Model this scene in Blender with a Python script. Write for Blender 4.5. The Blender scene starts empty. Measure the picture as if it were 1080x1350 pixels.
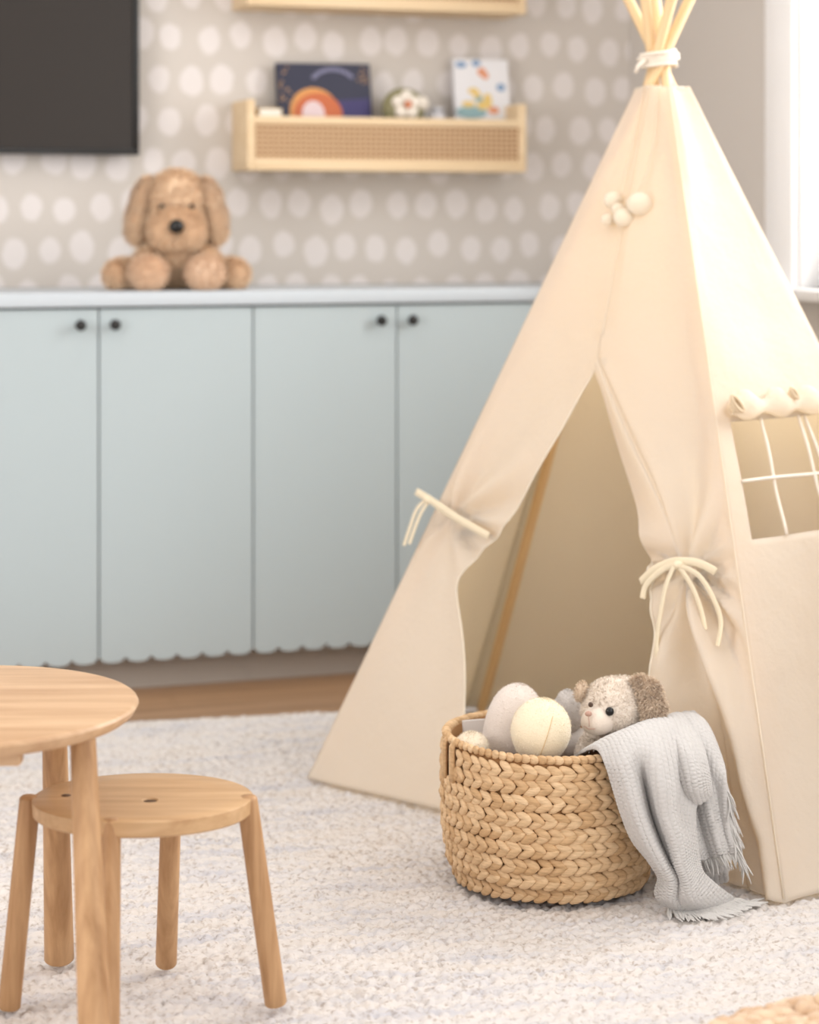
import bpy, bmesh, math, random
import numpy as np
from mathutils import Vector, Matrix, Euler, noise
random.seed(7); rng = np.random.default_rng(7)
PI = math.pi
C = bpy.context.scene.collection
FOC = 2800.0; HZ = 290.0; HC = 1.15

# ---------------------------------------------------------------- helpers
def srgb(r, g, b):
    f = lambda c: (c/255/12.92) if c/255 <= .04045 else ((c/255+.055)/1.055)**2.4
    return (f(r), f(g), f(b), 1)

class MB:
    """collects shapes for ONE mesh"""
    def __init__(s): s.v = []; s.f = []; s.m = []; s.cur = 0; s.uv = None
    def add(s, vs, fs):
        o = len(s.v); s.v += [tuple(p) for p in vs]; s.f += [tuple(i+o for i in f) for f in fs]; s.m += [s.cur]*len(fs)
    def box(s, a, b, M=None):
        x0,y0,z0 = a; x1,y1,z1 = b
        vs = [Vector(p) for p in ((x0,y0,z0),(x1,y0,z0),(x1,y1,z0),(x0,y1,z0),(x0,y0,z1),(x1,y0,z1),(x1,y1,z1),(x0,y1,z1))]
        if M: vs = [M @ p for p in vs]
        s.add(vs, [(3,2,1,0),(4,5,6,7),(0,1,5,4),(1,2,6,5),(2,3,7,6),(3,0,4,7)])
    def rbox(s, a, b, r=.003, M=None, n=1):
        bm = bmesh.new(); bmesh.ops.create_cube(bm, size=1)
        for v in bm.verts: v.co = Vector([(a[i]+b[i])/2 + v.co[i]*(b[i]-a[i]) for i in range(3)])
        bmesh.ops.bevel(bm, geom=bm.edges[:], offset=r, segments=n+1, affect='EDGES', profile=.5)
        if M: bm.transform(M)
        bm.verts.index_update(); s.add([v.co for v in bm.verts], [[v.index for v in f.verts] for f in bm.faces]); bm.free()
    def ell(s, c, r, M=None, nu=16, nv=10, prof=None):
        c = Vector(c); vs = []; fs = []
        for i in range(1, nv):
            th = PI*i/nv
            for j in range(nu):
                ph = 2*PI*j/nu
                vs.append(Vector((math.sin(th)*math.cos(ph)*r[0], math.sin(th)*math.sin(ph)*r[1], math.cos(th)*r[2])))
        vs.append(Vector((0,0,r[2]))); vs.append(Vector((0,0,-r[2]))); t = len(vs)-2; b = t+1
        if prof: vs = [Vector((p.x*prof(p.z/r[2]), p.y*prof(p.z/r[2]), p.z)) for p in vs]
        for i in range(nv-2):
            for j in range(nu):
                k = (j+1) % nu
                fs.append((i*nu+j, (i+1)*nu+j, (i+1)*nu+k, i*nu+k))
        for j in range(nu):
            k = (j+1) % nu
            fs.append((t, j, k)); fs.append((b, (nv-2)*nu+k, (nv-2)*nu+j))
        if M: vs = [M @ p for p in vs]
        s.add([p+c for p in vs], fs)
    def tube(s, pts, rad, n=12, cap=True, flat=1.0, round_end=False):
        pts = [Vector(p) for p in pts]
        if not hasattr(rad, '__len__'): rad = [rad]*len(pts)
        vs = []; fs = []; up = None
        for i, p in enumerate(pts):
            d = (pts[min(i+1,len(pts)-1)]-pts[max(i-1,0)]).normalized()
            if up is None:
                up = Vector((0,0,1)) if abs(d.z) < .9 else Vector((1,0,0))
            a = d.cross(up).normalized(); b = a.cross(d).normalized(); up = b
            for j in range(n):
                t = 2*PI*j/n
                vs.append(p + a*math.cos(t)*rad[i] + b*math.sin(t)*rad[i]*flat)
        for i in range(len(pts)-1):
            for j in range(n):
                k = (j+1) % n
                fs.append((i*n+j, i*n+k, (i+1)*n+k, (i+1)*n+j))
        if cap:
            fs.append(tuple(reversed(range(n)))); fs.append(tuple((len(pts)-1)*n+j for j in range(n)))
        s.add(vs, fs)
    def lathe(s, prof, n=48, sx=1, sy=1, c=(0,0,0), close=True):
        vs = []; fs = []
        for r, z in prof:
            for j in range(n):
                t = 2*PI*j/n; vs.append((c[0]+r*sx*math.cos(t), c[1]+r*sy*math.sin(t), c[2]+z))
        for i in range(len(prof)-1):
            for j in range(n):
                k = (j+1) % n; fs.append((i*n+j, i*n+k, (i+1)*n+k, (i+1)*n+j))
        if close:
            fs.append(tuple(reversed(range(n)))); fs.append(tuple((len(prof)-1)*n+j for j in range(n)))
        s.add(vs, fs)
    def grid(s, rows):
        n = len(rows[0]); vs = [p for r in rows for p in r]; fs = []
        for i in range(len(rows)-1):
            for j in range(n-1):
                fs.append((i*n+j, i*n+j+1, (i+1)*n+j+1, (i+1)*n+j))
        s.add(vs, fs)
    def build(s, name, mats, parent=None, smooth=True, loc=None, rotz=0, angle=None):
        me = bpy.data.meshes.new(name); me.from_pydata(s.v, [], s.f)
        if not isinstance(mats, (list, tuple)): mats = [mats]
        for m in mats: me.materials.append(m)
        me.polygons.foreach_set('material_index', s.m)
        me.polygons.foreach_set('use_smooth', [bool(smooth)]*len(s.f))
        me.update()
        if angle: 
            try: me.set_sharp_from_angle(angle=math.radians(angle))
            except Exception: pass
        o = bpy.data.objects.new(name, me); C.objects.link(o)
        if parent: o.parent = parent
        if loc: o.location = loc
        o.rotation_euler.z = rotz
        return o

def thing(name, label, cat, loc=(0,0,0), rotz=0, group=None):
    o = bpy.data.objects.new(name, None); C.objects.link(o); o.empty_display_size = .05
    o.location = loc; o.rotation_euler = (0,0,rotz); tag(o, label, cat, group); return o
def tag(o, label, cat, group=None):
    o['label'] = label; o['category'] = cat
    if group: o['group'] = group
    return o
def struct(o): o['kind'] = 'structure'; return o

def P(px, py, Y):                 # a point of the place seen at px,py at distance Y
    return Vector(((px-540)/FOC*Y, Y, HC-(py-HZ)/FOC*Y))
def zat(py, Y): return HC-(py-HZ)/FOC*Y

# ---------------------------------------------------------------- materials
def mat(name, col, rough=.6, **k):
    m = bpy.data.materials.new(name); m.use_nodes = True; nt = m.node_tree; b = nt.nodes['Principled BSDF']
    b.inputs['Base Color'].default_value = col; b.inputs['Roughness'].default_value = rough
    if k.get('metal'): b.inputs['Metallic'].default_value = k['metal']
    if 'spec' in k: b.inputs['Specular IOR Level'].default_value = k['spec']
    if k.get('sheen'): b.inputs['Sheen Weight'].default_value = k['sheen']; b.inputs['Sheen Roughness'].default_value = .5
    return m
def N(m, t, **k):
    n = m.node_tree.nodes.new(t)
    for a, v in k.items():
        if a in n.inputs: n.inputs[a].default_value = v
        else: setattr(n, a, v)
    return n
def L(m, a, b): m.node_tree.links.new(a, b)
def coords(m, scale=(1,1,1), kind='Object', rot=(0,0,0)):
    tc = N(m, 'ShaderNodeTexCoord'); mp = N(m, 'ShaderNodeMapping'); mp.inputs['Scale'].default_value = scale
    mp.inputs['Rotation'].default_value = rot
    L(m, tc.outputs[kind], mp.inputs[0]); return mp.outputs[0]
def bsdf(m): return m.node_tree.nodes['Principled BSDF']
def noise_col(m, c1, c2, scale=8, vec=(1,1,1), detail=6, lo=.3, hi=.7, kind='Object'):
    n = N(m, 'ShaderNodeTexNoise', Scale=scale, Detail=detail); L(m, coords(m, vec, kind), n.inputs['Vector'])
    r = N(m, 'ShaderNodeValToRGB'); r.color_ramp.elements[0].color = c1; r.color_ramp.elements[1].color = c2
    r.color_ramp.elements[0].position = lo; r.color_ramp.elements[1].position = hi
    L(m, n.outputs[0], r.inputs[0]); L(m, r.outputs[0], bsdf(m).inputs['Base Color']); return r
def bump(m, height, strength=.3, dist=.002):
    b = N(m, 'ShaderNodeBump', Strength=strength, Distance=dist); L(m, height, b.inputs['Height'])
    L(m, b.outputs[0], bsdf(m).inputs['Normal']); return b
def noise_bump(m, scale=200, strength=.3, dist=.002, vec=(1,1,1), detail=3):
    n = N(m, 'ShaderNodeTexNoise', Scale=scale, Detail=detail); L(m, coords(m, vec), n.inputs['Vector'])
    return bump(m, n.outputs[0], strength, dist)

def wood(name, c_lo, c_hi, vec, rough=.5, scale=1.0):
    m = mat(name, c_hi, rough)
    co = coords(m, vec)
    n = N(m, 'ShaderNodeTexNoise', Scale=26*scale, Detail=8, Roughness=.6, Distortion=.6); L(m, co, n.inputs['Vector'])
    w = N(m, 'ShaderNodeTexNoise', Scale=95*scale, Detail=4); L(m, co, w.inputs['Vector'])
    mx = N(m, 'ShaderNodeMath', operation='MULTIPLY_ADD'); L(m, w.outputs[0], mx.inputs[0]); mx.inputs[1].default_value = .35
    L(m, n.outputs[0], mx.inputs[2])
    r = N(m, 'ShaderNodeValToRGB'); r.color_ramp.elements[0].position = .48; r.color_ramp.elements[1].position = .86
    r.color_ramp.elements[0].color = c_lo; r.color_ramp.elements[1].color = c_hi
    L(m, mx.outputs[0], r.inputs[0]); L(m, r.outputs[0], bsdf(m).inputs['Base Color'])
    bump(m, mx.outputs[0], .12, .001)
    return m
oakA, oakB = srgb(160,118,78), srgb(206,165,122)
M_oak_v = wood('oak_leg', oakA, oakB, (1,1,.07))
M_oak_h = wood('oak_top', srgb(188,150,114), srgb(216,182,146), (.07,1,1), .42)
M_seat = wood('oak_seat', srgb(182,142,100), srgb(212,176,134), (.09,1,1), .45)
M_pole = wood('pine_pole', srgb(224,188,138), srgb(242,214,170), (1,1,.05), .55)
M_ply = wood('birch_ply', srgb(226,198,158), srgb(238,214,178), (.06,1,1), .6)
M_floor = wood('floor_oak', srgb(140,106,76), srgb(176,138,104), (.05,1,1), .45, .4)

M_paint = mat('cabinet_paint', srgb(178,190,194), .5); noise_bump(M_paint, 60, .06, .002)
M_plinth = mat('cabinet_paint_shaded', srgb(176,168,160), .6)  # same paint as the doors, shade and floor bounce put into the colour
M_counter = mat('cabinet_paint_lit', srgb(196,204,211), .42)  # same paint as the doors; stronger light on top put into the colour
M_dark = mat('cabinet_inside', srgb(92,100,102), .8)
M_knob = mat('black_knob', srgb(22,22,22), .35)
M_white = mat('white_trim', srgb(250,250,251), .45)
M_wall = mat('plain_wall', srgb(208,202,196), .85)
M_ceil = mat('ceiling_white', srgb(235,233,230), .9)
# wallpaper: painted whitish dabs in staggered rows on greige
M_paper = mat('dab_wallpaper', srgb(205,197,188), .85)
def wallpaper(m):
    nz = N(m, 'ShaderNodeTexNoise', Scale=24.0, Detail=3); L(m, coords(m), nz.inputs['Vector'])
    sep = N(m, 'ShaderNodeSeparateXYZ'); L(m, coords(m, (1/.0905, 1, 1/.113)), sep.inputs[0])
    def mt(op, a, b=None):
        n = N(m, 'ShaderNodeMath', operation=op)
        for i_, x in enumerate((a, b)):
            if x is None: continue
            if isinstance(x, (int, float)): n.inputs[i_].default_value = x
            else: L(m, x, n.inputs[i_])
        return n.outputs[0]
    z = sep.outputs[2]; row = mt('FLOOR', z)
    x = mt('ADD', sep.outputs[0], mt('MULTIPLY', row, .47)); col = mt('FLOOR', x)
    cell = N(m, 'ShaderNodeCombineXYZ'); L(m, col, cell.inputs[0]); L(m, row, cell.inputs[1])
    wn = N(m, 'ShaderNodeTexWhiteNoise', noise_dimensions='3D'); L(m, cell.outputs[0], wn.inputs['Vector'])
    ws = N(m, 'ShaderNodeSeparateColor'); L(m, wn.outputs['Color'], ws.inputs[0])
    ns = N(m, 'ShaderNodeSeparateColor'); L(m, nz.outputs['Color'], ns.inputs[0])
    def loc(v, c, j, n_):
        a = mt('SUBTRACT', mt('SUBTRACT', v, c), .5)
        a = mt('ADD', a, mt('MULTIPLY', mt('SUBTRACT', j, .5), .22))
        return mt('ADD', a, mt('MULTIPLY', mt('SUBTRACT', n_, .5), .16))
    lx = loc(x, col, ws.outputs[0], ns.outputs[0]); lz = loc(z, row, ws.outputs[1], ns.outputs[1])
    d = mt('SQRT', mt('ADD', mt('MULTIPLY', lx, lx), mt('MULTIPLY', lz, lz)))
    d = mt('ADD', d, mt('MULTIPLY', ws.outputs[2], .07))
    r = N(m, 'ShaderNodeValToRGB'); e = r.color_ramp.elements
    e[0].position = .33; e[0].color = (1,1,1,1); e[1].position = .42; e[1].color = (0,0,0,1); L(m, d, r.inputs[0])
    mx = N(m, 'ShaderNodeMix', data_type='RGBA'); mx.inputs[6].default_value = srgb(211,204,197); mx.inputs[7].default_value = srgb(231,225,223)
    L(m, r.outputs[0], mx.inputs[0]); L(m, mx.outputs[2], bsdf(m).inputs['Base Color'])
wallpaper(M_paper)

def canvas(name, col, trans=.32, tint=None):
    m = mat(name, col, .9, spec=.1); nt = m.node_tree
    co = coords(m)
    n = N(m, 'ShaderNodeTexNoise', Scale=5, Detail=6, Roughness=.6); L(m, co, n.inputs['Vector'])
    f = N(m, 'ShaderNodeTexNoise', Scale=700, Detail=2); L(m, co, f.inputs['Vector'])
    mm = N(m, 'ShaderNodeMath', operation='MULTIPLY_ADD'); L(m, f.outputs[0], mm.inputs[0]); mm.inputs[1].default_value = .05; L(m, n.outputs[0], mm.inputs[2])
    b = bump(m, mm.outputs[0], .6, .03)
    tr = N(m, 'ShaderNodeBsdfTranslucent'); tr.inputs[0].default_value = tint or col
    mx = N(m, 'ShaderNodeMixShader'); mx.inputs[0].default_value = trans
    L(m, bsdf(m).outputs[0], mx.inputs[1]); L(m, tr.outputs[0], mx.inputs[2])
    L(m, mx.outputs[0], nt.nodes['Material Output'].inputs[0]); return m
M_canvas = canvas('cream_canvas', srgb(249,245,240), .58, srgb(254,242,220))
M_tape = mat('cream_tape', srgb(240,226,198), .8)
M_seam = mat('canvas_hem', srgb(240,230,212), .9)
M_string = mat('white_cord', srgb(240,230,216), .8)

M_tv = mat('tv_bezel', srgb(14,14,15), .3)
M_screen = mat('tv_screen', srgb(48,42,38), .35, spec=.3)
# fur materials: per-tuft variation
def furmat(name, c1, c2, sheen=.3):
    m = mat(name, c1, .85, sheen=sheen, spec=.15)
    g = N(m, 'ShaderNodeNewGeometry'); r = N(m, 'ShaderNodeValToRGB'); r.color_ramp.elements[0].color = c1; r.color_ramp.elements[1].color = c2
    L(m, g.outputs['Random Per Island'], r.inputs[0]); L(m, r.outputs[0], bsdf(m).inputs['Base Color']); return m
M_dogfur = furmat('golden_plush_fur', srgb(230,194,158), srgb(246,222,192))
M_dogfur2 = furmat('pale_paw_fur', srgb(232,198,166), srgb(246,220,194))
M_pupfur = furmat('beige_plush_fur', srgb(226,212,198), srgb(244,234,222))
M_pupear = furmat('brown_ear_fur', srgb(204,182,158), srgb(230,210,188))
M_muzzle = mat('muzzle_plush', srgb(232,218,204), .9, sheen=.4); noise_bump(M_muzzle, 350, .4, .002)
def plush(name, c):
    m = mat(name, c, .95, sheen=.5, spec=.1); noise_bump(m, 420, .5, .003); return m
M_greyp = plush('grey_plush', srgb(228,216,207)); M_creamp = plush('cream_plush', srgb(246,232,204))
M_ivoryp = plush('ivory_plush', srgb(240,226,204)); M_bluep = plush('bluish_plush', srgb(220,214,210))
M_yel = plush('yellow_plush', srgb(228,200,150))
M_black = mat('glossy_black', srgb(14,13,13), .15); M_nose = mat('pink_nose', srgb(190,152,136), .7)
M_brown = mat('eye_brown', srgb(74,52,36), .4)
# seagrass
M_grass = mat('seagrass', srgb(206,164,116), .7)
g = N(M_grass, 'ShaderNodeNewGeometry'); r = N(M_grass, 'ShaderNodeValToRGB')
r.color_ramp.elements[0].color = srgb(204,166,122); r.color_ramp.elements[1].color = srgb(232,200,160)
L(M_grass, g.outputs['Random Per Island'], r.inputs[0]); 
nz = N(M_grass, 'ShaderNodeTexNoise', Scale=60, Detail=5); L(M_grass, coords(M_grass, (1,1,5)), nz.inputs['Vector'])
mx = N(M_grass, 'ShaderNodeMix', data_type='RGBA', blend_type='MULTIPLY'); mx.inputs[0].default_value = .5
rr = N(M_grass, 'ShaderNodeValToRGB'); rr.color_ramp.elements[0].position = .3; rr.color_ramp.elements[0].color = (.55,.5,.42,1); rr.color_ramp.elements[1].position = .6
L(M_grass, nz.outputs[0], rr.inputs[0]); L(M_grass, r.outputs[0], mx.inputs[6]); L(M_grass, rr.outputs[0], mx.inputs[7]); L(M_grass, mx.outputs[2], bsdf(M_grass).inputs['Base Color'])
bump(M_grass, nz.outputs[0], .5, .002)
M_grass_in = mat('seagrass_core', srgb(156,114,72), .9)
M_knit = mat('grey_knit', srgb(202,199,197), .95, sheen=.35, spec=.1); noise_bump(M_knit, 260, .5, .003)
M_fringe = mat('grey_yarn', srgb(208,205,202), .95, sheen=.3)
M_jute = furmat('tan_loops', srgb(204,170,138), srgb(230,204,174))
# rug
M_rug = mat('ivory_pile', srgb(236,228,222), .95, spec=.1, sheen=.2)
def rugmat(m):
    a = N(m, 'ShaderNodeTexNoise', Scale=6, Detail=5, Roughness=.7); L(m, coords(m, (.6,3.2,1)), a.inputs['Vector'])
    b = N(m, 'ShaderNodeTexNoise', Scale=105, Detail=2); L(m, coords(m), b.inputs['Vector'])
    r1 = N(m, 'ShaderNodeValToRGB'); e = r1.color_ramp.elements; e[0].position = .34; e[0].color = srgb(200,198,203); e[1].position = .52; e[1].color = srgb(222,216,212)
    e2 = r1.color_ramp.elements.new(.72); e2.color = srgb(214,204,195)
    L(m, a.outputs[0], r1.inputs[0])
    r2 = N(m, 'ShaderNodeValToRGB'); r2.color_ramp.elements[0].position = .28; r2.color_ramp.elements[0].color = srgb(206,196,187); r2.color_ramp.elements[1].position = .46; r2.color_ramp.elements[1].color = (1,1,1,1)  # random darker flecks stand in for shade between the nubs
    L(m, b.outputs[0], r2.inputs[0])
    mx = N(m, 'ShaderNodeMix', data_type='RGBA', blend_type='MULTIPLY'); mx.inputs[0].default_value = .85
    L(m, r1.outputs[0], mx.inputs[6]); L(m, r2.outputs[0], mx.inputs[7]); L(m, mx.outputs[2], bsdf(m).inputs['Base Color'])
rugmat(M_rug)

# ---------------------------------------------------------------- wall frame
TH = math.atan(.336); CT, ST = math.cos(TH), math.sin(TH)
OX, OY = -.6243, 5.678                     # origin of the back wall frame (local x along the wall, local y into the wall)
def S(px, n):                              # local x of the vertical line seen at px on the plane n metres in front of the wall
    a = (px-540)/FOC
    return (a*(OY-n*CT)-OX-n*ST)/(CT-a*ST)
def YW(s, n): return OY+s*ST-n*CT
def ZW(px, py, n): return zat(py, YW(S(px,n), n))
WL = dict(loc=(OX,OY,0), rotz=TH)
FL0 = -.015
SC = S(830, 0)                             # corner with the right wall

m = MB(); m.box((-3.2,0,FL0),(SC+.15,.12,2.7)); struct(m.build('wall_back', M_paper, smooth=False, **WL))
# right wall with the window opening
W0, W1, WZ0, WZ1 = -.99, -2.3, .985, 2.35
m = MB()
m.box((SC,W0,FL0),(SC+.15,-.0005,2.7)); m.box((SC,W1,FL0),(SC+.15,W0,WZ0)); m.box((SC,W1,WZ1),(SC+.15,W0,2.7))
m.box((SC,-3.2,FL0),(SC+.15,W1,2.7)); struct(m.build('wall_right', M_wall, smooth=False, **WL))
m = MB()
for a, b in (((SC-.02,W0,WZ0-.0),(SC,W0+.14,WZ1+.105)), ((SC-.02,W1-.14,WZ0),(SC,W1,WZ1+.105)), ((SC-.02,W1,WZ1),(SC,W0,WZ1+.105))): m.rbox(a, b, .004)
win = struct(m.build('window_1', M_white, smooth=True, angle=35, **WL))
m = MB()
m.box((SC+.001,W0-.012,WZ0),(SC+.13,W0,WZ1)); m.box((SC+.001,W1,WZ0),(SC+.13,W1+.012,WZ1)); m.box((SC+.001,W1,WZ1-.012),(SC+.13,W0,WZ1))
m.build('window_jamb', M_white, win, smooth=False)
m = MB()
x0 = SC+.085
for a, b in (((x0,W0-.055,WZ0),(x0+.035,W0-.012,WZ1)), ((x0+.010,W0-.125,WZ0),(x0+.035,W0-.050,WZ1)), ((x0,W1+.012,WZ0),(x0+.035,W1+.06,WZ1)), ((x0,W1,WZ0+.012),(x0+.035,W0-.012,WZ0+.065)), ((x0,W1,WZ1-.06),(x0+.035,W0-.012,WZ1-.012)),
             ((x0,W1,1.66),(x0+.035,W0-.012,1.70)), ((x0,-1.65,WZ0),(x0+.035,-1.61,WZ1))): m.rbox(a, b, .004)
m.build('window_sash', M_white, win, smooth=True, angle=35)
M_glass = mat('window_glass', (1,1,1,1), 0.0)
nt = M_glass.node_tree; gl = N(M_glass,'ShaderNodeBsdfGlossy', Roughness=.02); tp = N(M_glass,'ShaderNodeBsdfTransparent'); ms = N(M_glass,'ShaderNodeMixShader'); ms.inputs[0].default_value = .08
L(M_glass, tp.outputs[0], ms.inputs[1]); L(M_glass, gl.outputs[0], ms.inputs[2]); L(M_glass, ms.outputs[0], nt.nodes['Material Output'].inputs[0])
m = MB(); m.box((x0+.015,W1+.01,WZ0+.02),(x0+.019,W0-.02,WZ1-.02)); m.build('window_pane', M_glass, win, smooth=False)
m = MB(); m.rbox((SC-.06,W1-.13,WZ0-.028),(SC+.13,W0+.13,WZ0), .005); m.build('window_sill', M_white, win, smooth=True, angle=35)
m = MB(); m.rbox((SC-.014,-3.2,FL0),(SC,-.4,FL0+.12), .004); struct(m.build('baseboard_right', M_white, smooth=True, angle=35, **WL))
# floor, ceiling, left wall
m = MB()
for i in range(42):
    y = .1 - i*.135
    off = (i*0.77) % 1.9
    xs = [-3.2] + [x for x in [-3.2+off+1.9*k for k in range(1,4)] if x < SC+.1] + [SC+.15]
    for a, b in zip(xs[:-1], xs[1:]): m.box((a+.0008,y-.1335,FL0-.02),(b-.0008,y,FL0))
m.box((-3.2,-5.7,FL0-.05),(SC+.15,.12,FL0-.0185))
struct(m.build('floor', M_floor, smooth=False, **WL))
m = MB(); m.box((-3.2,-5.6,2.7),(SC+.15,.12,2.76)); struct(m.build('ceiling', M_ceil, smooth=False, **WL))
m = MB(); m.box((-3.3,-5.6,FL0),(-3.2,.12,2.7)); struct(m.build('wall_left', M_wall, smooth=False, **WL))

# ---------------------------------------------------------------- cabinets
ND = .42                                  # door face
e = [S(p, ND) for p in (130.5, 334, 523.5)]
wA = e[1]-e[0]; wB = e[2]-e[1]
ed = [e[0]-wA, e[0], e[1], e[2], e[2]+wB]
ZC = .974; ZDT = .932; ZDB = .079
def scallop_door(x0, x1, parent, knob_side):
    m = MB(); n = 6; w = (x1-x0)/n; bot = []
    for k in range(n):
        for j in range(9 if k == n-1 else 8):
            t = j/8; bot.append((x0+w*(k+t), ZDB-.014*math.sqrt(max(0, 1-(2*t-1)**2))))
    N_ = len(bot); y0, y1 = -ND, -ND+.02
    vs = []
    for yy in (y0, y1):
        vs += [(x, yy, z) for x, z in bot] + [(x, yy, ZDT) for x, z in bot]
    fs = []
    for i in range(N_-1):
        fs.append((i, i+1, N_+i+1, N_+i)); o = 2*N_
        fs.append((o+i+1, o+i, o+N_+i, o+N_+i+1)); fs.append((i+1, i, o+i, o+i+1)); fs.append((N_+i, N_+i+1, o+N_+i+1, o+N_+i))
    o = 2*N_; fs.append((0, N_, o+N_, o)); fs.append((N_-1, o+N_-1, o+2*N_-1, 2*N_-1))
    m.add(vs, fs)
    d = m.build('door', M_paint, parent, smooth=False)
    kx = (x1-.046) if knob_side > 0 else (x0+.034); kz = ZW(200, 427, ND)
    k = MB(); k.lathe([(.004,0),(.004,.012),(.011,.014),(.0135,.02),(.0135,.025),(.010,.029),(.003,.0305)], 24)
    R = Matrix.Translation((kx,-ND,kz)) @ Matrix.Rotation(PI/2, 4, 'X')
    k.v = [tuple(R @ Vector(p)) for p in k.v]
    k.build('knob', M_knob, d)
g_ = .0022
def cabinet(x0, x1, mid, label):
    t = thing('cabinet', label, 'cabinet', (OX,OY,0), TH, 'scalloped base cabinets along the wall')
    m = MB(); m.box((x0+.001,-ND+.024,.083),(x1-.001,-.001,ZDT+.004)); m.build('body', M_dark, t, smooth=False)
    m = MB(); m.box((x0+.0005,-ND+.065,FL0),(x1-.0005,-ND+.083,.083)); m.build('plinth', M_plinth, t, smooth=False)
    scallop_door(x0+g_, mid-g_, t, 1); scallop_door(mid+g_, x1-g_, t, -1)
cabinet(ed[0], ed[2], ed[1], 'pale blue cabinet with scalloped doors, the one below the brown plush dog')
cabinet(ed[2], ed[4], ed[3], 'pale blue cabinet with scalloped doors, right half hidden behind the tent')
m = MB(); m.rbox((ed[0]-.9,-ND-.012,ZDT+.006),(SC-.002,-.001,ZC), .004)
tag(m.build('countertop', M_counter, smooth=True, angle=35, **WL), 'long pale blue-grey painted top running over the scalloped cabinets', 'countertop')
x0 = ed[0]-.8
t = thing('cabinet', 'pale blue end cabinet left of the one below the plush dog', 'cabinet', (OX,OY,0), TH, 'scalloped base cabinets along the wall')
m = MB(); m.box((x0+.001,-ND+.024,.083),(ed[0]-.001,-.001,ZDT+.004)); m.build('body', M_dark, t, smooth=False)
m = MB(); m.box((x0,-ND+.065,FL0),(ed[0]-.0005,-ND+.083,.083)); m.build('plinth', M_plinth, t, smooth=False)
scallop_door(x0+g_, x0+.4-g_, t, 1); scallop_door(x0+.4+g_, ed[0]-g_, t, -1)

# ---------------------------------------------------------------- television
nT = .075; xr = S(184, nT); zb = ZW(184, 204.5, nT); tw, th_ = 1.25, .72
tv = thing('television', 'large black flat television mounted on the dotted wall', 'television', (OX,OY,0), TH)
m = MB(); b_ = .016
m.rbox((xr-tw,-nT,zb),(xr,-.03,zb+b_), .003); m.rbox((xr-tw,-nT,zb+th_-b_),(xr,-.03,zb+th_), .003)
m.rbox((xr-tw,-nT,zb),(xr-tw+b_,-.03,zb+th_), .003); m.rbox((xr-b_,-nT,zb),(xr,-.03,zb+th_), .003)
m.box((xr-tw+.01,-.035,zb+.01),(xr-.01,-.03,zb+th_-.01))
m.build('frame', M_tv, tv, smooth=True, angle=35)
m = MB(); m.box((xr-tw+b_-.002,-nT+.006,zb+b_-.002),(xr-b_+.002,-.036,zb+th_-b_+.002)); m.build('screen', M_screen, tv, smooth=False)
m = MB(); m.box((xr-tw*.65,-.03,zb+.2),(xr-tw*.35,-.0005,zb+.5)); m.build('wall_mount', M_tv, tv, smooth=False)

# ---------------------------------------------------------------- wall shelves
M_cane = mat('woven_cane', srgb(200,164,122), .8)
wv = N(M_cane,'ShaderNodeTexWave', Scale=21, Distortion=.8); L(M_cane, coords(M_cane,(1,1,1)), wv.inputs['Vector'])
wv2 = N(M_cane,'ShaderNodeTexWave', Scale=24, Distortion=.8, bands_direction='Z'); L(M_cane, coords(M_cane,(1,1,1)), wv2.inputs['Vector'])
mm = N(M_cane,'ShaderNodeMath', operation='MULTIPLY'); L(M_cane, wv.outputs[0], mm.inputs[0]); L(M_cane, wv2.outputs[0], mm.inputs[1])
rr = N(M_cane,'ShaderNodeValToRGB'); rr.color_ramp.elements[0].color = srgb(164,124,86); rr.color_ramp.elements[1].color = srgb(236,208,172); rr.color_ramp.elements[1].position = .7
L(M_cane, mm.outputs[0], rr.inputs[0]); L(M_cane, rr.outputs[0], bsdf(M_cane).inputs['Base Color']); bump(M_cane, mm.outputs[0], .8, .004)
NS = .17
sx0, sx1 = S(326, NS), S(694.5, NS)
zs0 = ZW(510, 225.5, NS); zst = ZW(326, 130.5, NS); zr = ZW(510, 155, NS)
def wall_shelf(z0, label):
    t = thing('wall_shelf', label, 'shelf', (OX,OY,z0), TH, 'wooden shelves with woven fronts on the dotted wall')
    H = zst-zs0; HR = zr-zs0; e_ = .022
    for a in (sx0, sx1-e_):
        m = MB(); m.rbox((a,-NS,0),(a+e_,-.001,H), .003); m.build('side_panel', M_ply, t, angle=35)
    m = MB(); m.rbox((sx0+e_,-NS+.002,0),(sx1-e_,-.001,.014), .002); m.build('bottom_board', M_ply, t, angle=35)
    m = MB(); m.rbox((sx0+e_,-NS,0),(sx1-e_,-NS+.014,.030), .002); m.rbox((sx0+e_,-NS,HR-.022),(sx1-e_,-NS+.014,HR), .002)
    m.build('front_rail', M_ply, t, angle=35)
    m = MB(); m.box((sx0+e_,-NS+.004,.028),(sx1-e_,-NS+.009,HR-.02)); m.build('cane_panel', M_cane, t, smooth=False)
    return t
wall_shelf(zs0, 'pale wooden shelf with a woven front holding picture books')
zs1 = ZW(510, 12.5, NS)
wall_shelf(zs1, 'pale woven-front shelf cut off by the photo top, above the one with books')
zb_ = zs0+.0145
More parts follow.
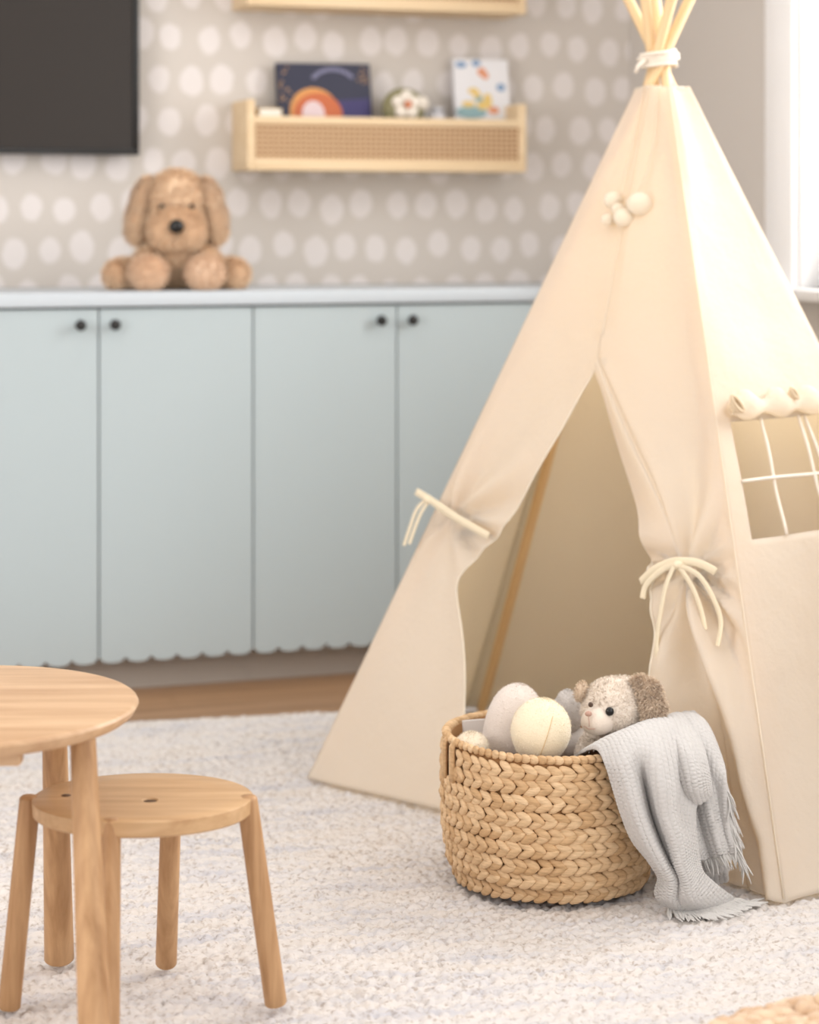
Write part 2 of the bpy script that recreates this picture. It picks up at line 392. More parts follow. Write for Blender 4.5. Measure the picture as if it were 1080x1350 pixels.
# dark picture book, leaning on the wall
def leaning(px0, px1, pyt, pyb, n0, n1, thick):
    """rectangle cover: returns matrix mapping local (x right, y up, z out) to the wall frame"""
    nm = (n0+n1)/2; a, b = S(px0, nm), S(px1, nm)
    return a, b
def book(name, px0, px1, pyt, label, tilt, thick, M_cov, deco, nfoot, cat='book', rolly=0):
    a, b = S(px0, nfoot-.02), S(px1, nfoot-.02); zt = ZW((px0+px1)/2, pyt, nfoot-.02); H = (zt-zb_)/math.cos(tilt); w = b-a
    t = thing(name, label, cat, (0,0,0), 0, None)
    M = Matrix.Translation((OX,OY,0)) @ Matrix.Rotation(TH,4,'Z') @ Matrix.Translation((a,-nfoot,zb_+.001)) @ Matrix.Rotation(rolly,4,'Y') @ Matrix.Rotation(-tilt,4,'X')
    t.matrix_world = M
    m = MB(); m.box((0,0,0),(w,.0025,H)); m.box((0,thick-.0025,0),(w,thick,H)); m.box((0,0,0),(.0025,thick,H)); c = m.build('cover', M_cov, t, smooth=False)
    m = MB(); m.box((.003,.0026,.003),(w-.004,thick-.0026,H-.004)); m.build('pages', M_page, t, smooth=False)
    deco(t, w, H); return t
M_page = mat('paper_pages', srgb(236,232,222), .8)
def disc(m, cx, cz, rx, rz, y=-.0006, a0=0, a1=2*PI, inner=0, n=28):
    vs = []; fs = []
    for i in range(n+1):
        t = a0+(a1-a0)*i/n
        for k in (1, inner):
            vs.append((cx+rx*k*math.cos(t), y, max(.001, cz+rz*k*math.sin(t))))
    for i in range(n): fs.append((2*i, 2*i+1, 2*i+3, 2*i+2))
    off = len(vs); vs2 = [(x, y+.0007, z) for x, y, z in vs]
    m.add(vs, fs); 
def cmat(n, c, r=.6): return mat(n, srgb(*c), r)
M_navy = cmat('navy_cover', (42,44,68), .45); M_or = cmat('orange_print', (206,112,70)); M_gold = cmat('golden_print', (222,158,92)); M_pinkw = cmat('pale_print', (236,214,216))
M_lilac = cmat('lilac_print', (128,128,158)); M_indigo = cmat('indigo_print', (66,60,110)); M_star = cmat('star_print', (176,140,104))
def deco_navy(t, w, H):
    m = MB()
    m.cur = 4; vs = [(w*.45,-.0004,H*.3),(w*.98,-.0004,H*.3),(w*.98,-.0004,H*.66),(w*.6,-.0004,H*.63)]; m.add(vs, [(0,1,2,3)])
    m.cur = 1; disc(m, w*.38, H*.52, w*.26, H*.24, -.0007)
    m.cur = 0; disc(m, w*.42, H*.50, w*.26, H*.21, -.0009)
    m.cur = 2; disc(m, w*.37, H*.50, w*.12, H*.13, -.0011)
    m.cur = 3; disc(m, w*.60, H*.74, w*.28, H*.22, -.0008, .2*PI, .82*PI, .84)
    m.cur = 5
    for i in range(26):
        x = random.uniform(.03,.16) if i < 16 else random.uniform(.86,.97); z = random.uniform(.8,.97) if i >= 16 else random.uniform(.6,.97)
        disc(m, w*x, H*z, .0035, .0035, -.0008, n=6)
    o = m.build('cover_print', [M_or, M_gold, M_pinkw, M_lilac, M_indigo, M_star], t, smooth=False); o['label'] = 'orange and lilac printed picture'
book('picture_book', 368, 492, 84, 'dark navy picture book with an orange arc on its cover, on the shelf', .16, .012, M_navy, deco_navy, .085, rolly=-.01)
M_wcov = cmat('white_cover', (238,238,242), .5); M_pb = cmat('blue_print', (134,164,200)); M_py = cmat('yellow_print', (236,206,128)); M_pt = cmat('teal_print', (150,184,190)); M_po = cmat('coral_print', (230,160,124))
def deco_white(t, w, H):
    m = MB()
    for c, x, z0, a, b0 in ((3,.52,.78,.08,.07),(3,.58,.72,.06,.06),(1,.35,.45,.10,.05),(1,.42,.36,.08,.07),(0,.85,.52,.08,.06),(2,.3,.08,.28,.10),(1,.25,.22,.12,.05),(1,.6,.28,.08,.12),
                          (3,.7,.12,.10,.06),(0,.15,.9,.10,.05),(0,.42,.93,.08,.05),(2,.45,.3,.07,.05),(1,.5,.2,.1,.07)):
        z = .46+.54*z0; b = b0*.6
        m.cur = c; disc(m, w*x, H*z, w*a, H*b, -.0006-.0001*len(m.f)/28)
    o = m.build('cover_print', [M_pb, M_py, M_pt, M_po], t, smooth=False); o['label'] = 'watercolour-like blue, yellow and coral patches'
book('picture_book', 600, 673, 78, 'white picture book with coloured patches, at the right end of the shelf', .14, .014, M_wcov, deco_white, .085)
# flat book at the left end
m = MB(); a, b = S(337,.12), S(368,.12); z0 = zb_+.0005; zt_ = ZW(350,143,.12)
t = thing('book', 'tan book stack end showing left of the dark navy book', 'book', (OX,OY,0), TH)
m.box((a,-.15,z0),(b,-.02,zt_)); m.build('cover', cmat('tan_cover', (206,178,132)), t, smooth=False)
m = MB(); m.box((a+.003,-.151,z0+.003),(b-.003,-.15+.001,zt_-.003)); m.build('pages', M_page, t, smooth=False)
# round flower painted toy
def on_shelf(px, py, n): s = S(px, n); return Matrix.Translation((OX,OY,0)) @ Matrix.Rotation(TH,4,'Z') @ Vector((s,-n,zat(py,YW(s,n))))
p = on_shelf(532, 141, .10)
t = thing('toy_ball', 'round olive toy with a white flower and coral centre, between the two picture books', 'toy', p, TH)
m = MB(); m.ell((0,0,-.004),(.062,.045,.056)); m.build('body', cmat('olive_toy', (150,146,110)), t)
m = MB()
for k in range(5):
    an = 2*PI*k/5+.3; m.ell((-.004+.026*math.cos(an),-.040,.004+.024*math.sin(an)),(.018,.012,.017), nu=12, nv=8)
m.ell((.045,-.028,.01),(.018,.014,.020)); f = m.build('petals', cmat('white_petal', (238,230,218)), t)
m = MB(); m.ell((-.004,-.053,.004),(.010,.007,.010)); m.build('flower_centre', cmat('coral_centre', (220,140,104)), t)
m = MB(); m.lathe([(.02,0),(.028,.0),(.028,.004),(.02,.02)], 20); 
m.v = [(x,y,z-.066) for x,y,z in m.v]; m.build('base', cmat('olive_base', (140,136,100)), t)
# grey leafy toy behind it
p = on_shelf(560, 150, .055)
t = thing('toy_plant', 'small grey-green leafy toy standing behind the round flower toy', 'toy', (p.x,p.y,zs0+.0145), TH)
m = MB(); m.lathe([(.02,0),(.026,.05),(.024,.055)], 20); m.build('pot', cmat('grey_pot', (180,180,180)), t)
m = MB()
for k in range(16):
    an = k*2.4; rr_ = .012+.02*(k/16); hh = .075+.035*random.random()+.04*(1-k/16)
    R = Euler((0, random.uniform(.2,.7), an)).to_matrix().to_4x4(); m.ell((rr_*math.cos(an), rr_*math.sin(an)*.7, hh),(.007,.003,.019), R, 8, 6)
m.tube([(0,0,.05),(0,0,.13)], .003, 6); m.build('leaves', cmat('bluegrey_leaf', (150,164,170)), t)
p = on_shelf(577, 150, .11)
t = thing('small_jar', 'small whitish round jar beside the white picture book', 'jar', (p.x,p.y,zs0+.0145), TH)
zt_ = ZW(577, 141, .11)-zs0-.0145
m = MB(); m.lathe([(.016,0),(.024,.01),(.026,zt_*.5),(.022,zt_*.85),(.017,zt_*.9)], 24); m.build('body', cmat('white_jar', (214,212,216), .3), t)
m = MB(); m.lathe([(.019,zt_*.9),(.019,zt_*.97),(.014,zt_)], 24); m.build('lid', cmat('grey_lid', (190,190,196), .4), t)

# ---------------------------------------------------------------- plush helper
def remeshed(ells, voxel=.006, smooth=4):
    mb = MB()
    for c, r, rot in ells:
        mb.ell(c, r, Euler(rot).to_matrix().to_4x4() if rot else None, 24, 16)
    me = bpy.data.meshes.new('tmp'); me.from_pydata(mb.v, [], mb.f); o = bpy.data.objects.new('tmp', me); C.objects.link(o)
    md = o.modifiers.new('r', 'REMESH'); md.mode = 'VOXEL'; md.voxel_size = voxel
    ms_ = o.modifiers.new('s', 'SMOOTH'); ms_.factor = .8; ms_.iterations = smooth
    dg = bpy.context.evaluated_depsgraph_get(); ev = o.evaluated_get(dg); m2 = bpy.data.meshes.new_from_object(ev)
    bpy.data.objects.remove(o)
    vs = [v.co.copy() for v in m2.vertices]; ns = [v.normal.copy() for v in m2.vertices]; fs = [tuple(p.vertices) for p in m2.polygons]
    bpy.data.meshes.remove(m2); return vs, ns, fs
def furry(name, ells, M_, parent, count, length=.009, width=.0022, droop=.35, voxel=.006, flow=None, skip=None, floor=None):
    vs, ns, fs = remeshed(ells, voxel)
    if floor is not None: vs = [Vector((v.x, v.y, max(v.z, floor+.001))) for v in vs]
    mb = MB(); mb.add(vs, fs)
    n = len(vs)
    for k in range(count):
        i = random.randrange(n); p = vs[i]; nr = ns[i]
        if skip and skip(p): continue
        j = Vector((random.gauss(0,1), random.gauss(0,1), random.gauss(0,1)))
        p = p + (j - nr*j.dot(nr))*voxel*.35
        d = (nr + Vector((0,0,-droop)) + j*.28 + (flow(p) if flow else Vector())).normalized()
        side = d.cross(nr+j*.1)
        if side.length < 1e-3: side = d.cross(Vector((1,0,.3)))
        side.normalize(); l = length*random.uniform(.6,1.25); w = width*random.uniform(.7,1.3)
        b0 = p - nr*.001; mid = b0 + (nr*.55+d*.45).normalized()*l*.55; tip = mid + (d*.9+Vector((0,0,-droop*.3))).normalized()*l*.5
        q5 = [b0-side*w*.5, b0+side*w*.5, mid+side*w*.42, mid-side*w*.42, tip]
        if floor is not None:
            for a_ in q5: a_.z = max(a_.z, floor)
        mb.add(q5, [(0,1,2,3),(3,2,4)])
    return mb.build(name, M_, parent)

def fuzz(m, count, length=.004, width=.0009, every=None):
    F0 = [f for f in m.f]; nf = len(F0)
    for k_ in range(count):
        f = F0[random.randrange(nf)]; a, b, c = (Vector(m.v[i]) for i in f[:3]); nr = (b-a).cross(c-b)
        if nr.length < 1e-12: continue
        nr.normalize(); u, v = random.random(), random.random(); p = a.lerp(b, u).lerp(c, v*.9)
        j = Vector((random.gauss(0,1), random.gauss(0,1), random.gauss(0,1)))*.5
        d = (nr*.6+j).normalized(); sd = d.cross(nr+j*.3).normalized()*width*.5
        m.add([p-sd, p+sd, p+d*length*random.uniform(.6,1.2)], [(0,1,2)])

# ---------------------------------------------------------------- plush dog on the cabinet
sD = S(233, .30); YD = YW(sD, .30)
dog = thing('plush_dog', 'fluffy golden-brown plush dog with black nose sitting on the pale blue cabinet top', 'plush toy',
            Matrix.Translation((OX,OY,0)) @ Matrix.Rotation(TH,4,'Z') @ Vector((sD,-.30,ZC+.001)), TH*.35)
k = .97
def sc(l): return [((c[0]*k,c[1]*k,c[2]*k), (r[0]*k,r[1]*k,r[2]*k), rot) for c, r, rot in l]
furry('body', sc([((0,.04,.085),(.088,.075,.092),None), ((0,-.005,.115),(.072,.058,.07),None), ((0,-.005,.232),(.078,.072,.074),None), ((0,-.03,.262),(.056,.045,.044),None), ((0,-.01,.20),(.074,.066,.06),None),
     ((-.068,-.03,.06),(.042,.055,.050),(.3,0,0)), ((.074,-.03,.06),(.042,.055,.050),(.3,0,0)),
     ((-.12,.0,.04),(.055,.045,.038),(0,.1,.3)), ((.13,.0,.04),(.055,.045,.038),(0,-.1,-.3))]), M_dogfur, dog, 19000, .015, .0026, floor=0)
furry('muzzle', sc([((0,-.062,.168),(.072,.05,.050),None), ((-.032,-.072,.150),(.042,.042,.042),None), ((.032,-.072,.150),(.042,.042,.042),None), ((0,-.07,.140),(.04,.036,.034),None)]), M_dogfur, dog, 6500, .011, .0024)
for s_ in (-1, 1):
    furry('ear', sc([((s_*.074,-.004,.266),(.022,.030,.026),(0,s_*.5,0)), ((s_*.092,-.010,.232),(.025,.036,.048),(0,-s_*.18,0)), ((s_*.101,-.012,.185),(.029,.036,.050),(0,-s_*.10,0)), ((s_*.105,-.010,.155),(.026,.032,.034),None)]), M_dogfur, dog, 5200, .015, .0026, .8)
    furry('paw', sc([((s_*.072,-.080,.044),(.050,.048,.044),None)]), M_dogfur2, dog, 3600, .010, .0024, floor=0)
    furry('foot', sc([((s_*.150,-.012,.038),(.038,.044,.038),None)]), M_dogfur, dog, 2600, .012, .0024, floor=0)
    m = MB(); m.ell((s_*.038*k,-.079*k,.214*k),(.0075,.0065,.0075), nu=12, nv=8); m.build('eye', M_brown, dog)
m = MB(); m.ell((-.001,-.122*k,.164*k),(.019,.014,.018), nu=20, nv=12); m.build('nose', M_black, dog)

# ---------------------------------------------------------------- stool
def leg_mesh(a, b, r0, r1, n=20, top_round=True):
    a, b = Vector(a), Vector(b); m = MB(); d = (b-a)
    pts = []; rad = []
    if top_round:
        for t in (0, .15, .4, .7, 1): pts.append(a+d.normalized()*(.006*t)); rad.append(r0*math.sqrt(max(.02, 1-(1-t)**2*.55)))
    for i in range(1 if top_round else 0, 11):
        t = i/10; pts.append(a+d*t); rad.append(r0+(r1-r0)*t)
    e_ = pts[-1]; pts[-1] = e_-d.normalized()*.003; pts.append(e_); rad.append(r1*.88)
    m.tube(pts, rad, n); return m
sc_ = Vector((-.388,3.088,0)); RX, RY, ZS = .160, .132, .312
st = thing('stool', 'small round oak stool with four splayed legs beside the table', 'stool', sc_)
def at(px, py, Y): return P(px, py, Y)-sc_
legs = [(P(40,1051,3.088), P(12,1333,3.085)), (P(325,1054,3.085), P(364,1328,3.10)), (P(147,1084,2.972), (-.417,2.935,0)), (Vector((-.358,3.195,.30)), P(219,1275,3.266))]
for i, (a, b) in enumerate(legs):
    a = Vector(a)-sc_; b = Vector(b)-sc_; b.z = .005; 
    if i < 3: a.z = ZS+.001
    else: a.z = ZS-.026
    leg_mesh(a, b, .0155 if i != 2 else .0135, .0165).build('leg', M_oak_v, st, angle=50)
# seat with a finger hole (built as ring grid around the hole)
hx, hy, hr = (P(198,1054,3.07)-sc_).x, -.02, .0105
m = MB(); n = 72
def ring(r, z, cx=0, cy=0, rx=1, ry=1): return [(cx+r*rx*math.cos(2*PI*j/n), cy+r*ry*math.sin(2*PI*j/n), z) for j in range(n)]
rings = [ring(hr,ZS-.024,hx,hy), ring(hr,ZS-.002,hx,hy), ring(hr+.0015,ZS,hx,hy)]
for t in (.25,.5,.75): rings.append([tuple(a_*(1-t)+b_*t for a_, b_ in zip(p_, q_)) for p_, q_ in zip(ring(hr+.0015,ZS,hx,hy), ring(1,ZS,0,0,RX-.002,RY-.002))])
rings += [ring(1,ZS,0,0,RX-.002,RY-.002), ring(1,ZS-.0015,0,0,RX,RY), ring(1,ZS-.021,0,0,RX-.001,RY-.001), ring(1,ZS-.024,0,0,RX-.004,RY-.004), ring(hr,ZS-.024,hx,hy)]
vs = [p_ for r_ in rings for p_ in r_]; fs = []
for i in range(len(rings)-1):
    for j in range(n): fs.append((i*n+j, i*n+(j+1)%n, (i+1)*n+(j+1)%n, (i+1)*n+j))
m.add(vs, fs); m.build('seat', M_seat, st, angle=40)
m = MB(); m.lathe([(.0005,ZS-.012),(hr-.0003,ZS-.012),(hr-.0003,ZS-.0022),(.0005,ZS-.0021)], 20, c=(hx,hy,0)); o = m.build('hole_shade', mat('hole_shade_brown', srgb(84,58,38), .7), st); o['label'] = 'dark disc in the finger hole, standing in for its shade'  # dark disc fills the hole; its shade is put into the colour
m = MB(); m.lathe([(.0005,ZS-.003),(.0065,ZS-.001),(.007,ZS+.0006),(.0005,ZS+.0007)], 16, c=((P(87,1051,3.09)-sc_).x,.004,0)); o = m.build('hole_shade', mat('small_hole_shade', srgb(92,66,44), .6), st); o['label'] = 'small dark brown disc standing in for a second, shaded hole'  # dark disc in place of a second hole, shade put into its colour

# ---------------------------------------------------------------- table
tc = Vector((-.652,3.038,0)); TR, ZT = .2625, .46
tb = thing('table', 'round oak kids table cut off by the left edge of the photo', 'table', tc)
m = MB(); m.lathe([(.01,ZT-.022),(TR-.012,ZT-.022),(TR-.005,ZT-.016),(TR-.001,ZT-.008),(TR,ZT-.006),(TR-.0015,ZT-.003),(TR-.004,ZT-.001),(TR-.009,ZT),(.01,ZT)], 128)
m.build('tabletop', M_oak_h, tb, angle=28)
tl = [((-.450,2.925),(-.416,2.825)), ((-.537,3.205),(-.542,3.286)), ((-.86,3.19),(-.90,3.25)), ((-.80,2.86),(-.83,2.79))]
for a, b in tl:
    leg_mesh(Vector((a[0],a[1],ZT-.0205))-tc, Vector((b[0],b[1],.005))-tc, .0178, .0232, 24, False).build('leg', M_oak_v, tb, angle=50)
for y_ in (-.165,.165):
    m = MB(); m.rbox((-.13,y_-.015,ZT-.046),(.128,y_+.015,ZT-.0225), .004); m.build('brace', M_oak_h, tb, angle=35)

# ---------------------------------------------------------------- rug
RA = math.atan(.20)
def build_rug():
    c, s = math.cos(RA), math.sin(RA); o = Vector((-.459,4.946,0))
    x0, x1, y0, y1 = -1.9, 1.38, -3.6, 0.0
    # keep the rug clear of the right wall
    step = .0048
    def patch(xa, xb, ya, yb, st):
        xs = np.arange(xa, xb+st*.5, st); ys = np.arange(ya, yb+st*.5, st); X, Y = np.meshgrid(xs, ys); return X, Y
    X, Y = patch(-1.15, 1.38, -2.3, 0.0, step)
    cx, cy = .0135, .0115
    row = np.floor(Y/cy); Xs = X + (row % 2)*cx*.5
    best = np.full(X.shape, 9.0); hh = np.zeros(X.shape)
    tab = rng.random((512,512,3))
    for di in (-1,0,1):
        for dj in (-1,0,1):
            r_ = row+dj; xx = X+(r_%2)*cx*.5; cc = np.floor(xx/cx)+di
            t = tab[(r_.astype(int))%512, (cc.astype(int)+7*(r_.astype(int)))%512]
            px = (cc+.5+(t[...,0]-.5)*.8)*cx; py = (r_+.5+(t[...,1]-.5)*.6)*cy
            d = ((xx-px)/cx)**2+((Y-py)/cy)**2
            q = d < best; best = np.where(q, d, best); hh = np.where(q, t[...,2], hh)
    Z = np.sqrt(np.clip(1-best/0.44, 0, 1))*(.0060+.0060*hh) - .012
    Z += .0015*np.sin(X*9+np.sin(Y*7)*2)+.001*np.sin(Y*31)
    Z = np.minimum(Z, 0.0)
    edge = np.clip(-Y/.02, 0, 1); Z = Z*edge + (1-edge)*(-.011)
    def mesh_from(X, Y, Z):
        ny, nx = X.shape
        co = np.stack([X.ravel(), Y.ravel(), Z.ravel()], 1).astype(np.float32)
        i = np.arange(ny-1)[:,None]*nx+np.arange(nx-1)[None,:]; i = i.ravel()
        f = np.stack([i, i+1, i+nx+1, i+nx], 1).astype(np.int32)
        return co, f
    co, f = mesh_from(X, Y, Z)
    parts = [(co, f)]
    # coarser border outside the visible pile
    for (xa, xb, ya, yb) in ((-2.4,-1.15,-3.4,0.0),(-1.15,1.38,-3.4,-2.3)):
        Xc, Yc = patch(xa, xb, ya, yb, .025); parts.append(mesh_from(Xc, Yc, np.full(Xc.shape, -.004)))
    allc = []; allf = []; off = 0
    for a, b in parts: allc.append(a); allf.append(b+off); off += len(a)
    # skirt + base slab
    xs = (-2.4, 1.38); ys = (-3.4, 0.0)
    sl = np.array([[xs[0],ys[0],-.0148],[xs[1],ys[0],-.0148],[xs[1],ys[1],-.0148],[xs[0],ys[1],-.0148],[xs[0],ys[0],-.0095],[xs[1],ys[0],-.0095],[xs[1],ys[1],-.0095],[xs[0],ys[1],-.0095]], np.float32)
    sf = np.array([[3,2,1,0],[4,5,6,7],[0,1,5,4],[1,2,6,5],[2,3,7,6],[3,0,4,7]], np.int32)+off
    allc.append(sl); allf.append(sf)
    co = np.concatenate(allc); f = np.concatenate(allf)
    me = bpy.data.meshes.new('rug'); me.vertices.add(len(co)); me.vertices.foreach_set('co', co.ravel())
    me.loops.add(len(f)*4); me.loops.foreach_set('vertex_index', f.ravel())
    me.polygons.add(len(f)); me.polygons.foreach_set('loop_start', np.arange(len(f), dtype=np.int32)*4)
    me.polygons.foreach_set('use_smooth', np.ones(len(f), bool)); me.materials.append(M_rug)
    me.update(calc_edges=True); me.validate()
    ob = bpy.data.objects.new('rug', me); C.objects.link(ob); ob.location = o; ob.rotation_euler.z = RA
    tag(ob, 'large ivory nubby pile rug covering most of the wooden floor', 'rug')
build_rug()

# ---------------------------------------------------------------- tent
AF = Vector((.53,4.46,1.54)); AP = Vector((.523,4.46,1.487))
ft = {'fl': Vector((-.2107,4.369,0)), 'fr': Vector((.631,3.57,0)), 'r': Vector((1.245,4.05,0)), 'b': Vector((.76,5.0,0)), 'l': Vector((.135,5.0,0))}
tent = thing('play_tent', 'tall cream canvas play tent on wooden poles with tied-back door flaps', 'tent', (.53,4.46,0))
TO = Vector((.53,4.46,0))
ZTOP = 1.425; t0 = (AF.z-ZTOP)/AF.z
def plane_hit(A, B, Cc, px, py):
    n = (B-A).cross(Cc-A); d = Vector(((px-540)/FOC, 1, -(py-HZ)/FOC)); o = Vector((0,0,HC))
    return o + d*((A-o).dot(n)/d.dot(n))
nF = (ft['fr']-ft['fl']).cross(AF-ft['fl']).normalized()
if nF.y > 0: nF = -nF
def F(px, py, off=0): return plane_hit(ft['fl'], ft['fr'], AF, px, py) + nF*off
nR = (ft['r']-ft['fr']).cross(AF-ft['fr']).normalized()
if nR.y > 0: nR = -nR
def G(px, py, off=0): return plane_hit(ft['fr'], ft['r'], AF, px, py) + nR*off
def cr(pts, t):            # Catmull-Rom through equally weighted points, t in 0..1
    n = len(pts)-1; x = max(0, min(n-1e-6, t*n)); i = int(x); u = x-i
    g4 = [pts[max(0,i-1)], pts[i], pts[min(n,i+1)], pts[min(n,i+2)]]
    return tuple(.5*((2*b)+(c-a)*u+(2*a-5*b+4*c-d)*u*u+(3*b-a-3*c+d)*u**3) for a, b, c, d in zip(*g4))
def by_y(curve, y):
    for (xa, ya), (xb, yb) in zip(curve[:-1], curve[1:]):
        if y <= yb: return xa+(xb-xa)*(y-ya)/(yb-ya)
    return curve[-1][0]
def smooth_curve(c):
    pts = [cr(c, i/60) for i in range(61)]; return pts
CL = smooth_curve([(857,112),(823,290),(791,467),(768,520),(735,582),(695,645),(648,706),(608,752),(599,778),(607,830),(613,890),(614,950),(609,1010),(602,1072)])
CRr = smooth_curve([(857,112),(823,290),(791,467),(800,520),(815,585),(834,655),(851,720),(856,765),(862,830),(866,870),(862,905),(866,960),(880,1060),(905,1160)])
cov = MB(); hems = []
def folds_left(px, py, u):
    d = 0
    # pulled folds from the slit top to the tie, then fanning out below
    dx, dy = px-592, py-682; rho = math.hypot(dx, dy); an = math.atan2(dy, dx)
    g1 = math.exp(-rho/230)*(1-math.exp(-rho/22))
    d += .018*math.sin(an*9+.8)*g1
    if py > 682: d += .016*math.sin(an*11+.4)*math.exp(-rho/300)*(1-math.exp(-rho/40))
    if u > .7: d *= 1-.8*(u-.7)/.3
    d += -.012*math.exp(-((py-690)/40)**2)*u      # pinched in at the tie
    d += .014*noise.noise(Vector((px/110,py/170,1.3)))+.003*noise.noise(Vector((px/45,py/90,4.3)))
    return d
def folds_right(px, py, u):
    dx, dy = px-905, py-755; rho = math.hypot(dx, dy); an = math.atan2(dy, dx)
    d = .017*math.sin(an*10+1.2)*math.exp(-rho/230)*(1-math.exp(-rho/20))
    if py > 755:
        d += .020*math.sin(an*12-.6)*math.exp(-rho/380)*(1-math.exp(-rho/50))
    elif py > 480: d += .009*math.exp(-(((px-(800+(py-500)*.42)))/14)**2)
    d += -.010*math.exp(-((py-760)/40)**2)*u
    d += .014*noise.noise(Vector((px/110,py/170,7.3)))+.003*noise.noise(Vector((px/45,py/90,2.3)))
    if py > 756:
        xr_ = by_y([(911,753),(920,800),(930,835),(950,890),(968,942),(989,1035),(1012,1110),(1022,1200)], py); a_ = min(1,(py-756)/60)
        d += a_*.026*math.exp(-((px-xr_)/13)**2) - a_*(.018+.012*min(1,(py-756)/250))*math.exp(-((px-xr_+30)/20)**2)
    if py > 880: d -= .045*min(1,(py-880)/120)*u**1.5    # pushed in by the basket
    return d
NR_, NU = 150, 46
for side, curve, foot, fold in (('L', CL, ft['fl'], folds_left), ('R', CRr, ft['fr'], folds_right)):
    rows = []; ye = curve[-1][1]; edge_ = []
    for i in range(NR_+1):
        q = i/NR_; t = t0+(1-t0)*q; E = AF+(foot-AF)*t
        yy = 112+(ye-112)*(q**1.0); cxp = by_y(curve, yy); Q = F(cxp, yy)
        if i == NR_: Q.z = max(Q.z, .001)
        r_ = []
        for j in range(NU+1):
            u = j/NU; p_ = E.lerp(Q, u)
            pxx = 540+FOC*p_.x/p_.y; pyy = HZ+FOC*(HC-p_.z)/p_.y
            edge = min(1, u*6); w_ = edge if pyy > 440 else edge*min(1, (1-u)*6)
            fd = fold(pxx, pyy, u)*w_
            if u < .42: fd = max(fd, -.007-.05*max(0, u-.12))
            r_.append(p_+nF*fd - TO)
        for p_ in r_:
            if p_.z < .002: p_.z = .002
        rows.append(r_)
        if yy > 466: edge_.append(r_[-1]+nF*.0015)
    cov.grid(rows); hems.append(edge_)
# right face with a window hole (a: fr -> r)
def RF(a, t, off=0):
    A_ = AF+(ft['fr']-AF)*t; B_ = AF+(ft['r']-AF)*t; return A_.lerp(B_, a)+nR*off
def inv_R(px, py):
    p_ = G(px, py); t = (AF.z-p_.z)/AF.z; A_ = AF+(ft['fr']-AF)*t; B_ = AF+(ft['r']-AF)*t
    return (p_-A_).dot(B_-A_)/(B_-A_).length_squared, t
a_tl, t_tl = inv_R(962, 556); a_bl, t_bl = inv_R(993, 709); a_r, t_r = inv_R(1078, 702)
wa0 = (a_tl+a_bl)/2; wt0 = t_tl; wt1 = (t_bl+t_r)/2; wa1 = .80
ts = list(np.linspace(t0, wt0, 40))+list(np.linspace(wt0, wt1, 22))[1:]+list(np.linspace(wt1, 1, 50))[1:]
as_ = list(np.linspace(0, wa0, 8))+list(np.linspace(wa0, wa1, 30))[1:]+list(np.linspace(wa1, 1, 9))[1:]
vs = []; fs = []
for t in ts:
    for a in as_:
        w_ = min(1, a*8)*min(1,(1-a)*8)
        d = (.022*noise.noise(Vector((a*2*t,t*4,3)))+.007*noise.noise(Vector((a*5*t-t*3,t*8,5))) + .010*math.exp(-((t-.55-a*.2)/.05)**2)*.5)*w_ - .012*w_*math.sin(PI*a)
        if t > .62: d += .010*math.sin(a*15+t*6)*(t-.62)/.38*w_
        p_ = RF(a, t, d)-TO; p_.z = max(p_.z, .002)
        if t > .995: p_.z = .002+.004*max(0, noise.noise(Vector((a*6,0,0))))
        vs.append(p_)
na = len(as_)
for i in range(len(ts)-1):
    for j in range(na-1):
        tm = (ts[i]+ts[i+1])/2; am = (as_[j]+as_[j+1])/2
        if wt0 < tm < wt1 and wa0 < am < wa1: continue
        fs.append((i*na+j, i*na+j+1, (i+1)*na+j+1, (i+1)*na+j))
cov.add(vs, fs)
for k1, k2 in (('r','b'),('b','l'),('l','fl')):
    rows = []
    for i in range(41):
        t = t0+(1-t0)*i/40; A_ = AF+(ft[k1]-AF)*t; B_ = AF+(ft[k2]-AF)*t
        nn = (ft[k2]-ft[k1]).cross(AF-ft[k1]).normalized()
        r_ = []
        for j in range(25):
            a = j/24; w_ = min(1,a*6)*min(1,(1-a)*6)
            d = .014*noise.noise(Vector((a*2.5+hash(k1)%1, t*4, 9)))*w_
            p_ = A_.lerp(B_, a)+nn*d-TO; p_.z = max(p_.z, .002); r_.append(p_)
        rows.append(r_)
    cov.grid(rows)
c_ = cov.build('canvas_cover', M_canvas, tent)
sd = c_.modifiers.new('thickness', 'SOLIDIFY'); sd.thickness = .0014; sd.offset = 0
ridge = smooth_curve([(791,468),(806,500),(826,545),(846,590),(868,640),(888,690),(903,735)])
m = MB(); rows = []
for i in range(61):
    q = i/60; yy = 468+(738-468)*q; xa = by_y(CRr, yy); xb = by_y(ridge, yy); r_ = []
    for j in range(13):
        u = j/12; x_ = xa+(xb-xa)*u; o2 = .003+folds_right(xa, yy, 1)*(1-u)+folds_right(xb, yy, .6)*u + .018*math.sin(PI*u*.5)**2*math.sin(PI*min(1,q*1.15+.05)) + .004*math.sin(PI*u)*q
        r_.append(F(x_, yy, o2+.002)-TO)
    r_.append(F(xb-1, yy, folds_right(xb, yy, .6))-TO)
    rows.append(r_)
m.grid(rows); o = m.build('turned_back_flap', M_canvas, tent)
